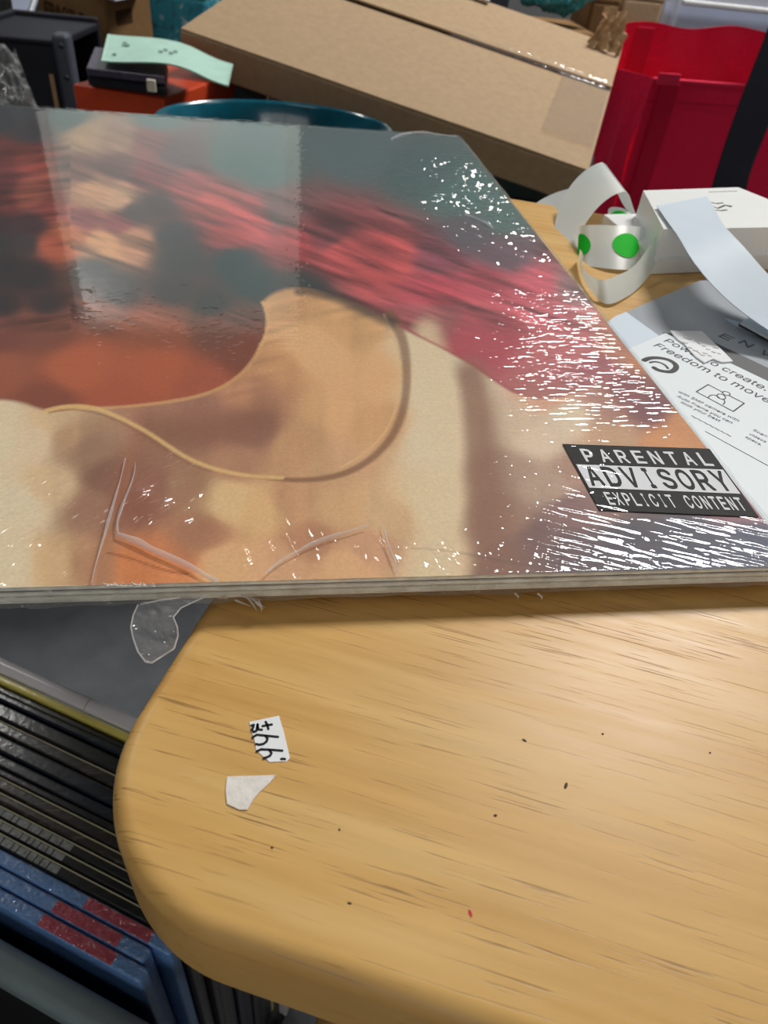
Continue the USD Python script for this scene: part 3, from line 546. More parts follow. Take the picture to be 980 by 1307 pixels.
# fuzzy torn shreds along the front edge
sh = []
for (x, y, dx, dy) in ((270, 747, 8, 8), (276, 752, -8, 6), (268, 742, 12, 14), (300, 765, 20, 5), (316, 762, 12, 14), (322, 764, 16, 8), (326, 768, 10, 6), (290, 762, -14, -3), (684, 757, 4, 5), (655, 757, 3, 4), (308, 760, 26, 2), (330, 766, 4, 10)):
    a = at(x, y - 5, ZL - .003) + [0, -0.001, 0]; b = at(x + dx, y + dy - 5, ZL - .0045) + [0, -0.0015, 0]
    obj('film_shred', pipe([a, (a + b) / 2 + [0.0002, -0.0004, 0.0003], b], [0.0002, 0.00016, 0.00006], 5), 'film_edge', wrap, True)
fz = []
for k in range(70):
    x = 133 + rng.random() * 65; a = at(x, 747 + rng.random() * 2, ZL + .0002); b = a + [rng.uniform(-.0006, .0006), rng.uniform(-.0004, .0002), rng.uniform(.0001, .0006)]
    fz.append(pipe([a, (a + b) / 2 + [rng.uniform(-.0002, .0002), 0, .0001], b], 0.00009, 4))
obj('torn_fuzz', fz, 'torn_paper', wrap, True, kind='stuff')
# the loose flap of film that hangs down in front
fl = [(176, 772), (170, 785), (167, 800), (170, 815), (176, 832), (186, 845), (194, 846), (205, 839), (222, 828), (227, 812), (226, 800), (221, 788), (231, 776), (248, 768), (266, 760), (240, 762), (205, 766)]
FP = sg.Polygon(fl).buffer(0); mnx, mny, mxx, mxy = FP.bounds
ux, uy = np.meshgrid(np.arange(mnx - 1, mxx + 2, 1.5), np.arange(mny - 1, mxy + 2, 1.5), indexing='ij')
dd = 0.1128 + 0.003 * (fbm(np.stack([ux / 26, uy / 20, ux * 0], -1), 3, 41) - 0.5) - 0.00013 * (uy - 758)
W3 = (np.stack([(ux - 490) / 900 * dd, (uy - 653.5) / 900 * dd, dd], -1) @ RM.T) + [0, 0, CZ]
hm = sheet(W3); cc = np.stack([ux, uy], -1).reshape(-1, 2)[hm.faces].mean(1); hm.update_faces(shapely.contains_xy(FP, cc[:, 0], cc[:, 1])); hm.remove_unreferenced_vertices()
flap = obj('hanging_film_flap', hm, 'loose_film', rec, True, label='loose torn flap of clear film hanging below the front edge')
rim = FP.exterior.segmentize(3); rp = np.array(rim.coords)[:-1]; rd = 0.1128 + 0.003 * (fbm(np.c_[rp[:, 0] / 26, rp[:, 1] / 20, rp[:, 0] * 0], 3, 41) - 0.5) - 0.00013 * (rp[:, 1] - 758)
r3 = (np.c_[(rp[:, 0] - 490) / 900 * rd, (rp[:, 1] - 653.5) / 900 * rd, rd] @ RM.T) + [0, 0, CZ]
obj('torn_film_edge', pipe(r3, 0.00014, 5), 'film_edge', flap, True)

# ------------------------------------------------------------------ printed sheets and cards on the right of the stool
CLIP = sg.box(0.02, 0.0835, 2, 2)
def flat(pts, z, clip=True):
    g = sg.Polygon([at(x, y, z)[:2] for x, y in pts]).buffer(0)
    if clip: g = g.intersection(CLIP)
    return g if g.geom_type == 'Polygon' else max(g.geoms, key=lambda k: k.area)
def card(pts, z, dz, clip=True):
    m = extrude_polygon(flat(pts, z + dz, clip), dz, engine='earcut'); m.apply_translation((0, 0, z)); return m
Z1, Z2, Z3 = ZS + 0.00005, ZS + 0.00105, ZS + 0.00145
solo('folded_paper', card([(760, 425), (784, 404), (799, 398), (850, 435), (850, 470), (815, 470)], Z2 + 0.00002, 0.00006), 'paper_cool', 'plain white folded paper peeking out left of the grey panel beside the record', 'paper')
gp = thing('grey_box_lid', 'glossy grey box lid with thin spaced letters lying under the white leaflet', 'box lid', at(910, 420, Z1))
obj('lid_top', card([(700, 452), (797, 399), (843, 379), (893, 358), (1010, 352), (1120, 420), (1120, 700), (900, 640)], Z1, 0.0010), 'panel_grey', gp, False)
obj('dark_stripe', card([(846, 424), (900, 431), (910, 436), (980, 469.5), (1110, 534), (1110, 575), (980, 495), (850, 440)], Z2 - 0.0000, 0.00006), 'panel_dark', gp, False)
obj('pale_border', card([(924, 406), (936, 414), (958, 426), (990, 434), (1060, 470), (1060, 462), (990, 424), (950, 412)], Z2, 0.00005), 'paper_cool', gp, False)
for ch, (xa, ya), (xb, yb) in (('E', (916, 429), (929, 430.5)), ('N', (941.5, 437.5), (954, 444.5)), ('V', (967, 450), (980, 457))):
    a, b = at(xa, ya, Z2), at(xb, yb, Z2); u = at(975, 452, Z2) - at(921, 427, Z2); u /= np.linalg.norm(u)
    obj('lettering', lettering(ch, a, a + u * 0.0036, UP, 0.0036, 0.0001), 'ink_grey', gp, False)
lf = thing('printed_leaflet', 'white printed leaflet with bold slogan text beside the right edge of the record', 'leaflet', at(900, 530, Z2))
obj('sheet', card([(800, 446), (813, 441), (849, 425), (927, 461), (985, 489), (1120, 552), (1130, 830), (985, 752), (900, 690)], Z2 + 0.0001, 0.0003), 'paper', lf, False)
def ltext(t, p, q, mt='ink', bold=False, h=None): return obj('lettering', lettering(t, at(*p, Z3), at(*q, Z3), UP, h, 0.00005, bold), mt, lf, False)
ltext('Power to create.', (846.5, 435.5), (976.5, 499)); ltext('Freedom to move.', (833.5, 441.5), (985, 517))
def lstroke(pts, w, mt='ink'): return obj('drawn_line', stroke([at(800 + x / 5.444, 420 + y / 5.444, Z3) for x, y in pts], w, None, UP, 0.00005), mt, lf, False)
lstroke(spl([(120, 218), (150, 205), (200, 200), (255, 206), (312, 226), (342, 262), (322, 290), (270, 296), (215, 284), (190, 270)], 50), 0.0016)
lstroke(spl([(160, 234), (200, 228), (245, 240), (276, 262), (284, 274)], 24), 0.0007)
lstroke([(660, 437), (565, 386), (482, 436), (738, 573), (815, 516), (712, 464)], 0.00035)
ell = lambda cx, cy, rx, ry, a0=0, a1=360: [(cx + rx * math.cos(math.radians(a)) , cy + ry * math.sin(math.radians(a)) + 0.22 * rx * math.cos(math.radians(a))) for a in np.linspace(a0, a1, 28)]
lstroke(ell(690, 448, 26, 13), 0.00030); lstroke(ell(655, 470, 30, 17), 0.00030)
lstroke(spl([(566, 476), (580, 462), (610, 460), (640, 478)], 14), 0.00030); lstroke(spl([(655, 486), (680, 505), (668, 524)], 14), 0.00030)
K = lambda x, y: (800 + x / 5.444, 420 + y / 5.444)
ltext('with 5MP camera with', K(352, 438), K(772, 645)); ltext('Auto Frame you can', K(345, 470), K(725, 658)); ltext('look your best', K(372, 512), K(640, 645))
for i in range(7): lstroke(spl([(450 + 40 * i, 604 + 21 * i), (460 + 40 * i, 606 + 21 * i), (470 + 40 * i, 616 + 21 * i), (482 + 40 * i, 619 + 21 * i)], 8), 0.00022, 'ink_soft')
lstroke([(545, 712), (980, 950), (1200, 1070)], 0.00022, 'ink_soft')
ltext('Scan', K(872, 705), K(965, 752), 'ink_soft'); ltext('videos', K(845, 732), K(960, 790), 'ink_soft'); ltext('specs.', K(820, 752), K(930, 812), 'ink_soft')
ts = thing('torn_label', 'torn white paper scrap with smudged grey print lying over the slogan on the leaflet', 'paper scrap', at(895, 440, Z3))
TP = [(300, 10), (330, 45), (352, 68), (400, 100), (440, 150), (480, 190), (540, 232), (600, 205), (660, 228), (738, 222), (668, 152), (600, 90), (560, 50), (520, 14)]
obj('paper', card([K(*q) for q in TP], Z3 + 0.0001, 0.0004), 'price_paper', ts, False)
for k in range(16):
    x, y = [(405, 62), (430, 68), (400, 95), (500, 100), (530, 118), (470, 150), (500, 165), (540, 168), (520, 180), (440, 130), (560, 140), (610, 130), (640, 170), (600, 160), (480, 85), (575, 185)][k]
    obj('smudge', stroke([at(*K(x - 10, y - 3), Z3 + .0005), at(*K(x, y + 2), Z3 + .0005), at(*K(x + 9 + 6 * (k % 3), y + 4), Z3 + .0005)], 0.0003 + .0001 * (k % 2), None, UP, 0.00004), 'ink_grey', ts, False)
wc = thing('white_card', 'thick white card with a dark cut edge at the right end of the paper strip', 'card', at(990, 430, Z2))
wpoly = [(945, 411), (985, 392), (1070, 425), (1070, 478)]
obj('card_body', card(wpoly, Z2 + 0.0012, 0.0007), 'paper', wc, False)
obj('cut_edge', card([(944.0, 411.5), (985, 394), (1068, 426), (1069, 478.5)], Z2 + 0.0001, 0.0011), 'edge_dark', wc, False)

# small white box
b0, b1 = at(830, 352, ZS), at(980, 346, ZS); ex = (b1 - b0) / np.linalg.norm(b1 - b0); eyb = np.array([-ex[1], ex[0], 0]); HB = 0.0159
wbx = thing('white_box', 'small white carton with a dark line logo on its lid behind the green dot strip', 'box', b0 + ex * .04 + eyb * .025)
bw = 0.0775; ed = at(187.6, 0, 0) * 0 + np.array([0, 0, 0])
bk = eyb * 0.0475 + ex * 0.006
obj('base', rbox(b0 + ex * .0006 + eyb * .0006 + [0, 0, .0001], ex * (bw - .0012), bk * .97, [0, 0, .006], .0005), 'box_lip', wbx, 30)
q0 = b0 + [0, 0, .0018]; top0, top1, top2, top3 = b0 + ex * .0 + eyb * .0012 + [0, 0, HB], b0 + ex * bw + [0, 0, HB], at(942, 239, ZS + HB), at(821, 243, ZS + HB)
lid = slab([top0, b0 + ex * (bw * .985) + eyb * .0012 + [0, 0, HB], top2 + (b0 + ex * bw - b0) * 0.0, top3], (0, 0, -(HB - .0022)))
obj('lid', lid, 'box_white', wbx, False)
def boxp(x, y): return at(x, y, ZS + HB)
for pts in ([(906, 258), (914, 260), (922, 259)], [(908, 263), (916, 266), (925, 262), (932, 264)], [(912, 268), (920, 269), (927, 268)], [(925, 262), (933, 263)]):
    obj('logo_line', stroke([boxp(*p) for p in pts], 0.0009, None, UP, 0.00005), 'ink', wbx, False)
obj('lid_print', stroke([boxp(905, 245), boxp(940, 244)], 0.0006, None, UP, 0.00004), 'ink_grey', wbx, False)

# label backing strip with green dots: loops of ribbon
def ribbon(cent, wid, n=60, m=5, cup=0.0):
    """cent: (px, py, depth) of the lower edge and of the upper edge -> ribbon between two 3-D curves"""
    lo = smoothpath([deep(*p) for p in cent], n); hi = smoothpath([deep(*p) for p in wid], n)
    t = np.linspace(0, 1, m)[None, :, None]
    return lo[:, None] * (1 - t) + hi[:, None] * t
ls = thing('label_strip', 'curled white label backing strip with bright green round stickers', 'label strip', at(775, 340, ZS))
# front band with the dots (stands on its edge, faces the camera)
band = ribbon([(737, 338, .262), (760, 341, .252), (790, 344, .250), (815, 344, .254), (833, 338, .264), (838, 320, .274)], [(739, 290, .272), (760, 287, .262), (790, 288, .260), (815, 289, .264), (832, 291, .274), (838, 297, .284)])
obj('strip', sheet(band), 'backing_strip', ls, True)
# the lower loop: round from the band's right end, forward and back to the left, edge on
gl_ = lambda e, l: [at(x, y, ZS + e + k) for x, y, k in l]
def two(lo, hi, n=60, m=5):
    a, b = smoothpath(lo, n), smoothpath(hi, n); t = np.linspace(0, 1, m)[None, :, None]
    return a[:, None] * (1 - t) + b[:, None] * t
loop = two(gl_(.0010, [(839, 325, .004), (832, 346, .002), (815, 367, 0), (792, 383, 0), (774, 388, 0), (756, 374, 0), (742, 350, 0), (738, 330, 0)]),
           gl_(.0060, [(838, 299, .006), (826, 318, .003), (806, 342, 0), (784, 353, 0), (765, 357, 0), (751, 350, 0), (743, 335, 0), (740, 318, 0)]))
obj('strip', sheet(loop), 'backing_strip', ls, True)
# the tall arch
arch = ribbon([(706, 330, .268), (706, 300, .280), (712, 270, .290), (726, 240, .296), (745, 219, .298), (768, 207, .300)],
              [(744, 345, .258), (738, 318, .266), (742, 296, .274), (756, 273, .280), (774, 255, .284), (797, 244, .288)])
obj('strip', sheet(arch), 'backing_strip', ls, True)
back = ribbon([(768, 207, .300), (776, 214, .308), (782, 228, .314), (788, 246, .316), (800, 268, .312), (822, 288, .304)], [(797, 244, .288), (802, 248, .298), (806, 258, .304), (810, 270, .304), (820, 284, .300), (838, 297, .290)])
obj('strip', sheet(back), 'backing_strip', ls, True)
tail = ribbon([(682, 282, .300), (694, 300, .294), (708, 316, .282), (722, 330, .274)], [(680, 264, .312), (692, 254, .314), (712, 245, .312), (732, 240, .306)])
obj('strip', sheet(tail), 'backing_strip', ls, True)
def dot(P, u, v, r, n=22):
    """round sticker on a ribbon P at parameters (u, v), radius r metres"""
    from scipy.interpolate import RegularGridInterpolator as RG
    I = RG((np.linspace(0, 1, P.shape[0]), np.linspace(0, 1, P.shape[1])), P, bounds_error=False, fill_value=None)
    c = I([u, v])[0]; e = 1e-3; du = (I([u + e, v])[0] - I([u - e, v])[0]) / (2 * e); dv = (I([u, v + e])[0] - I([u, v - e])[0]) / (2 * e)
    lu, lv = np.linalg.norm(du), np.linalg.norm(dv); nrm = np.cross(du, dv); nrm /= np.linalg.norm(nrm)
    if nrm @ (np.array([0, 0, CZ]) - c) < 0: nrm = -nrm
    pts = []
    for k in range(5):
        for a in np.linspace(0, 2 * math.pi, n, endpoint=False):
            pts.append((u + r * k / 4 / lu * math.cos(a), min(max(v + r * k / 4 / lv * math.sin(a), 0), 1)))
    w = I(np.clip(np.array(pts), 0, 1)) + nrm * 0.00025; f = []
    for k in range(4):
        a = np.arange(n); b = (a + 1) % n
        f += [np.c_[k * n + a, (k + 1) * n + a, (k + 1) * n + b], np.c_[k * n + a, (k + 1) * n + b, k * n + b]]
    return trimesh.Trimesh(w, np.vstack(f), process=False)
obj('green_dot', dot(band, 0.41, 0.54, 0.0061), 'dot_green', ls, True)
obj('green_dot', dot(band, 0.07, 0.50, 0.0060), 'dot_green', ls, True)
bk2 = ribbon([(772, 302, .292), (784, 298, .294), (796, 298, .294), (808, 300, .292)], [(776, 268, .304), (784, 264, .306), (796, 266, .306), (806, 274, .302)])
obj('strip', sheet(bk2), 'backing_strip', ls, True); obj('green_dot', dot(bk2, 0.50, 0.62, 0.0048), 'dot_green', ls, True)
# the long bluish strip that slopes from the box lid down to the card
lidz = lambda x, y, e=.0012: at(x, y, ZS + HB + e)
st = two([lidz(838, 262), lidz(852, 283), lidz(868, 306, .0016), at(895, 347, ZS + .0165), at(930, 384, ZS + .0125), at(968, 413, ZS + .0085), at(1010, 440, ZS + .006)],
         [lidz(901, 250), lidz(914, 270), lidz(926, 290, .0016), at(952, 318, ZS + .0165), at(982, 352, ZS + .0125), at(1020, 386, ZS + .0085), at(1065, 415, ZS + .006)])
solo('paper_strip', sheet(st, 0.0002), 'paper_cool', 'wide pale bluish paper strip sloping from the white box lid to the leaflet', 'paper strip', smooth=True)

# ------------------------------------------------------------------ record sleeves standing in a rack at the lower left
ZR = 0.33; RO = at(0, 1106, ZR); a29 = math.radians(-29.2); RE, RN = np.array([math.cos(a29), math.sin(a29), 0]), np.array([-math.sin(a29), math.cos(a29), 0])
rp = lambda e, n, z: RO * [1, 1, 0] + RE * e + RN * n + [0, 0, z]
rack = thing('record_rack', 'low rack of grey plastic rails holding record sleeves beside the stool', 'record rack', rp(-80, 0, 0) * 0 + rp(-.08, .02, 0))
obj('rail', pipe([rp(-.30, .0756, ZR + .0005), rp(-.0185, .0756, ZR + .0005)], 0.0035, 16), 'rail_grey', rack)
obj('coupling', pipe([rp(-.0180, .0756, ZR + .0002), rp(.10, .0756, ZR + .0002)], 0.0037, 16), 'rail_grey', rack)
obj('front_rail', rbox(rp(-.30, -.0305, ZR - .022), RE * .415, RN * .0115, [0, 0, .018], .0045), 'bin_grey', rack)
obj('base', rbox(rp(-.31, -.16, 0.0), RE * .40, RN * .25, [0, 0, .006], .002), 'bin_dark', rack)
for e in (-.295, .085):
    obj('post', rbox(rp(e, .0725, 0.004), RE * .006, RN * .006, [0, 0, ZR - .006], .001), 'rail_grey', rack)
    obj('post', rbox(rp(e, -.028, 0.004), RE * .006, RN * .006, [0, 0, ZR - .025], .001), 'bin_dark', rack)
obj('front_sheet', rbox(rp(-.29, -.0195, 0.006), RE * .385, RN * .0012, [0, 0, ZR - .03], .0004), 'bin_dark', rack)
RECS = [('yellow', .0680, .0712, 'sleeve_yellow', 'record sleeve with a dull yellow spine beside the grey rail', .03),
        ('b', .0642, .0675, 'sleeve_black', 'black record sleeve directly in front of the yellow spine', 0), ('b', .0604, .0640, 'sleeve_navy', 'dark record sleeve second in front of the yellow spine', 0),
        ('b', .0530, .0598, 'sleeve_black', 'thick scuffed black record sleeve third in front of the yellow spine', 0), ('b', .0470, .0525, 'sleeve_brown', 'worn dark record sleeve fourth in front of the yellow spine', 0),
        ('b', .0397, .0465, 'sleeve_navy', 'thick navy record sleeve fifth in front of the yellow spine', 0), ('b', .0338, .0390, 'sleeve_navy', 'navy record sleeve sixth in front of the yellow spine', 0),
        ('b', .0302, .0332, 'sleeve_black', 'thin black record sleeve seventh in front of the yellow spine', 0), ('b', .0246, .0297, 'sleeve_brown', 'scuffed brownish black record sleeve behind the three grey lettered spines', 0),
        ('p', .0202, .0241, 'sleeve_brown', 'dark record sleeve with a pale edge right behind the grey lettered spines', 0),
        ('g', .0155, .0198, 'sleeve_black', 'black record sleeve with grey spine lettering, farthest of three from the blue spines', 0), ('g', .0111, .0152, 'sleeve_black', 'black record sleeve with grey spine lettering, middle one of three', 0),
        ('g', .0061, .0107, 'sleeve_black', 'black record sleeve with grey spine lettering, next to the blue spines', 0),
        ('u', .0004, .0056, 'sleeve_blue', 'shrink wrapped blue record spine with a red block, farthest of the three blue ones', 0), ('u', -.0056, -.0002, 'sleeve_blue', 'shrink wrapped blue record spine with a red block, middle of the three blue ones', 0),
        ('u', -.0115, -.0062, 'sleeve_blue', 'shrink wrapped blue record spine with a red block, nearest of the three blue ones', 0)]
ends = {13: .081, 14: .0735, 15: .0765}; reds = {13: (.040, .071), 14: (.030, .061), 15: (.0285, .063)}; gend = {10: .018, 11: .021, 12: .022}
for i, (kind, n0, n1, mt, lb, zz0) in enumerate(RECS):
    r_ = ends.get(i, .080 + .006 * rng.random()); hz = ZR + (rng.random() - .5) * .004 if kind in 'bp' else ZR + (.0 if kind != 'yellow' else .001)
    t = thing('record_sleeve', lb, 'record', rp(r_ - .157, (n0 + n1) / 2, .006), 'record sleeves in the rack')
    m = rbox(rp(r_ - .315, n0, hz - .315 if hz > .321 else .006), RE * .315, RN * (n1 - n0), [0, 0, .315], min(.0012, (n1 - n0) * .3))
    obj('sleeve', m, mt, t, 30)
    if i in reds:
        a, b = reds[i]; obj('red_block', rbox(rp(a, n0 + .0005, hz - .001), RE * (b - a), RN * (n1 - n0 - .001), [0, 0, .0012], .0002, 1), 'label_red', t, 30)
    if i in gend:
        x = -.05
        while x < gend[i]:
            w = .002 + .004 * rng.random(); obj('spine_print', rbox(rp(x, n0 + .0007, hz - .001), RE * w, RN * (n1 - n0 - .0016), [0, 0, .00108], .0001, 1), 'spine_text', t, False); x += w + .0006
    if kind == 'u':
        fu, fv = np.meshgrid(np.arange(r_ - .235, r_, .0005), np.linspace(n0 + .0001, n1 - .0001, 14), indexing='ij')
        fh = .0004 + .0009 * ridge(fbm(np.stack([fu * 420, fv * 900, 0 * fu + i], -1), 2, 90 + i), .5)
        obj('shrink_wrap', sheet(RO * [1, 1, 0] + fu[..., None] * RE + fv[..., None] * RN + (hz + fh)[..., None] * UP), 'shrink_film', t, True)
    if i in gend or kind == 'p' or i in (4, 8): obj('spine_edge', rbox(rp(-.235, n1 - .0007, hz - .001), RE * .3, RN * .0005, [0, 0, .0012], .0001, 1), 'spine_edge', t, False)

# ------------------------------------------------------------------ clutter behind the stool
tote = thing('storage_tote', 'dark grey lidded storage tote under the long brown carton', 'storage tote', (0.42, 1.16, 0))
E1, E2, NW = np.array([0.91639638, -0.36678259, -0.16027538]), np.array([0.3933253, 0.89942673, 0.19059583]), np.array([0.07424873, -0.23770169, 0.96849627])
CA = np.array([-0.1176, 1.1087, 0.5055]); CL, CW, CT = 0.5523, 0.4647, 0.046
h1, h2 = E1 * [1, 1, 0], np.array([0.40, 0.91, 0]); h1 /= np.linalg.norm(h1); h2 = np.array([-h1[1], h1[0], 0])
tb = (CA + E1 * .24 + E2 * .03) * [1, 1, 0]
ttop = 0.362
obj('body', rbox(tb + h1 * .01 + h2 * .01, h1 * .30, h2 * .34, [0, 0, ttop - .03], .02), 'tote_dark', tote)
obj('lid', rbox(tb + [0, 0, ttop - .035], h1 * .32, h2 * .36, [0, 0, .035], .012), 'tote_dark', tote)
ca = thing('long_carton', 'long flat brown cardboard carton with a taped seam, tilted over the pile', 'carton', CA + E1 * CL / 2 + E2 * CW / 2 - NW * CT)
obj('body', rbox(CA - NW * CT, E1 * CL, E2 * CW, NW * (CT - .003), .003), 'kraft', ca, 30)
seam = 0.268
def warp_flap(w0, w1, seed, lip):
    n, m = 40, 16; u, v = np.linspace(0.001, CL - .001, n), np.linspace(w0, w1, m); uu, vv = np.meshgrid(u, v, indexing='ij')
    hgt = -0.001 + 0.0012 * fbm(np.stack([uu * 9, vv * 9, uu * 0], -1), 2, seed) + lip * np.exp(-np.abs(vv - seam) / .02)
    return sheet(CA + uu[..., None] * E1 + vv[..., None] * E2 + hgt[..., None] * NW, .0025)
obj('flap', warp_flap(.002, seam - .0035, 3, .0005), 'kraft', ca, 40); obj('flap', warp_flap(seam + .0035, CW - .002, 5, .006), 'kraft', ca, 40)
CP = lambda u, v, h=0.0: CA + E1 * u + E2 * v + NW * h
obj('tape', sheet(np.array([[CP(u, v, .0028 + .001 * math.sin(u * 90) * math.cos(v * 60)) for v in np.linspace(.06, seam - .004, 8)] for u in np.linspace(CL - .075, CL - .004, 12)])), 'packing_tape', ca, True)
tn = np.random.default_rng(4)
gl = sheet(np.array([[CP(u, seam + .004 + v, .004 + .003 * math.sin(v / .012 * 3.1) + .0012 * tn.random()) for v in np.linspace(-.010, .006, 7)] for u in np.linspace(.30, CL - .01, 60)]))
obj('seam_tape', gl, 'packing_tape', ca, True)
for (u, v) in ((.20, .43), (.27, .445)):
    obj('white_label', slab([CP(u, v, .006), CP(u + .05, v, .006), CP(u + .05, v + .018, .006), CP(u, v + .018, .006)], NW * .0006), 'white_edge', ca, False)
# crushed paper corner sticking up at the carton's far right corner
cp = CP(CL - .03, CW - .05)
g1, g2 = np.meshgrid(np.linspace(-1, 1, 26), np.linspace(0, 1, 22), indexing='ij')
wr = fbm(np.stack([g1 * 3.2, g2 * 3.2, g1 * 0], -1), 3, 61) - .5
cr = cp + g1[..., None] * E1 * .024 * (1.1 - .35 * g2[..., None]) + g2[..., None] * (np.array([.012, .01, .055])) + wr[..., None] * np.array([.014, -.03, .014])
obj('crushed_flap', sheet(cr, .0008), 'kraft_paper', ca, 25, label='crumpled torn brown paper flap at the carton corner')

# pile on the left: orange box, black cases, mint booklet
Dp = lambda x, y, d: X
Dp = lambda x, y, d: deep(x, y, d)
Dq = lambda x, y, d: deep(x, y, d * 0.86)
ob0 = Dq(95, 107, .98); ob = thing('orange_box', 'flat orange cardboard box under the black case and the mint booklet', 'box', ob0 * [1, 1, 0] + [.08, .06, 0])
oz = ob0[2]
ou = np.array([.93, -.36, 0]); ou /= np.linalg.norm(ou); ov = np.array([-ou[1], ou[0], 0])
obj('body', rbox(ob0 * [1, 1, 0] + [0, 0, oz - .13], ou * .115, ov * .2, [0, 0, .124], .003), 'orange_box', ob)
obj('lid', rbox(ob0 * [1, 1, 0] + [0, 0, oz - .04] - ou * .002 - ov * .002, ou * .119, ov * .204, [0, 0, .04], .003), 'orange_box', ob)
tb2 = thing('plastic_crate', 'dark plastic storage box hidden under the orange box', 'storage box', ob0 * [1, 1, 0])
obj('body', rbox(ob0 * [1, 1, 0] - ou * .06 - ov * .01, ou * .32, ov * .25, [0, 0, oz - .132], .01), 'tote_dark', tb2); obj('rim', rbox(ob0 * [1, 1, 0] - ou * .065 - ov * .015 + [0, 0, oz - .155], ou * .33, ov * .26, [0, 0, .022], .006), 'tote_dark', tb2)
def tilt_box(p00, p10, p01, thick, r=.002): return rbox(p00 - np.cross(p10 - p00, p01 - p00) / np.linalg.norm(np.cross(p10 - p00, p01 - p00)) * thick, p10 - p00, p01 - p00, np.cross(p10 - p00, p01 - p00) / np.linalg.norm(np.cross(p10 - p00, p01 - p00)) * thick, r)
k0, k1, k2 = Dq(111, 98, .955), Dq(212, 106, .93), Dq(122, 70, 1.06)
k0, k1, k2 = k0 + [0, 0, .009], k1 + [0, 0, .009], k2 + [0, 0, .009]
bc = thing('black_case', 'glossy black media case lying tilted on the orange box', 'case', (k0 + k1) / 2)
obj('case', tilt_box(k0 - [0, 0, .0085], k1 - [0, 0, .0125], k2 - [0, 0, .0085], .010, .003), 'case_black', bc)
obj('clasp', rbox(Dq(188, 117, .925), [.010, -.003, 0], [0, .006, 0], [0, 0, .012], .001), 'cover_cream', bc)
al2 = thing('picture_book', 'dark covered book with a small portrait edge under the mint booklet', 'book', (k0 + k1) / 2 + [0, .02, .01])
obj('book_block', tilt_box(k0, k1 - [0, 0, .003], k2, .008, .002), 'cover_purple', al2)
obj('cover_picture', slab([Dq(118, 83, .985) , Dq(130, 83, .98), Dq(133, 72, 1.02), Dq(123, 72, 1.02)], (0, 0, .002)), 'cover_pink', al2, False)
obj('cover_picture', slab([Dq(113, 95, .962), Dq(128, 96, .96), Dq(131, 88, .975), Dq(117, 88, .975)], (0, 0, .0016)), 'cover_cream', al2, False)
mb = thing('mint_booklet', 'pale mint green paper booklet with faint print draped over the pile', 'booklet', Dq(200, 75, .99))
q_ = .86
mp = ribbon([(x, y, d * q_) for x, y, d in ((131, 90, .950), (165, 92, .94), (205, 93, .93), (232, 98, .925), (260, 110, .92), (292, 122, .915))], [(x, y, d * q_) for x, y, d in ((139, 55, 1.07), (170, 58, 1.06), (205, 61, 1.05), (230, 66, 1.04), (262, 80, 1.01), (298, 94, .985))], 40, 12)
mp[..., 2] += .010
obj('page', sheet(mp, .0015), 'mint_paper', mb, True)
def onmint(u, v):
    i, j = u * 39, v * 11; return mp[int(round(i)), int(round(j))] + [0, 0, .001]
for k, (u, v) in enumerate(((.12, .55), (.14, .62), (.16, .55), (.40, .40), (.44, .42), (.48, .38), (.52, .44), (.07, .16))):
    c = onmint(u, v); obj('faint_print', rbox(c, [.005, -.001, 0], [0, .004, .001], [0, 0, .0008], .0003, 1), 'faint_ink', mb, False)
# grey and white cards right of the mint booklet
gy0 = Dp(292, 150, .99); solo('grey_folder', slab([Dp(296, 100, 1.0), Dp(332, 108, .99), Dp(330, 150, .97), Dp(290, 150, .98)], np.array([.01, .05, 0])), 'crate_grey', 'plain grey folder standing between the mint booklet and the brown carton', 'folder')
solo('white_post', pipe([Dp(346, 165, 1.02), Dp(346, 104, 1.03)], .004, 12), 'white_edge', 'thin white rod standing under the left end of the brown carton', 'rod')
solo('orange_card', slab([Dp(350, 112, 1.01), Dp(366, 118, 1.0), Dp(364, 160, .99), Dp(350, 160, 1.0)], np.array([0, .02, 0])), 'orange_box', 'small orange card beside the white rod under the brown carton', 'card')
# teal plastic tub with a bright rim
pf = Dp(352, 128, .80); tub = thing('teal_tub', 'glossy dark teal plastic tub with a rounded rim behind the record', 'tub', pf * [1, 1, 0] + [0, -.1, 0])
ang = np.linspace(0, 2 * math.pi, 73)
prof = [(.062, .0), (.080, .05), (.094, .10), (.099, .108), (.1, .113), (.098, .117), (.094, .114), (.088, .09), (.078, .015), (.0, .010)]
cx, cy, tz, kx, ky = pf[0], pf[1] - .105, pf[2] - .117, 1.22, 1.05
obj('bowl', sheet(np.array([[(cx + r * kx * math.cos(a), cy + r * ky * math.sin(a), tz + z) for r, z in prof] for a in ang])), 'teal_plastic', tub, 40)
obj('handle', pipe(smoothpath([(cx + .040, cy + .085, tz + .06), (cx + .055, cy + .088, tz + .09), (cx + .062, cy + .090, tz + .11)], 12), .006, 10), 'teal_light', tub)
ct = thing('tub_stand', 'dark lidded box under the teal tub', 'box', (cx, cy, 0)); obj('body', rbox((cx - .05, cy - .09, 0), (.17, 0, 0), (0, .15, 0), (0, 0, tz - .012), .008), 'tote_dark', ct); obj('lid', rbox((cx - .055, cy - .095, tz - .03), (.18, 0, 0), (0, .16, 0), (0, 0, .03), .005), 'tote_dark', ct)

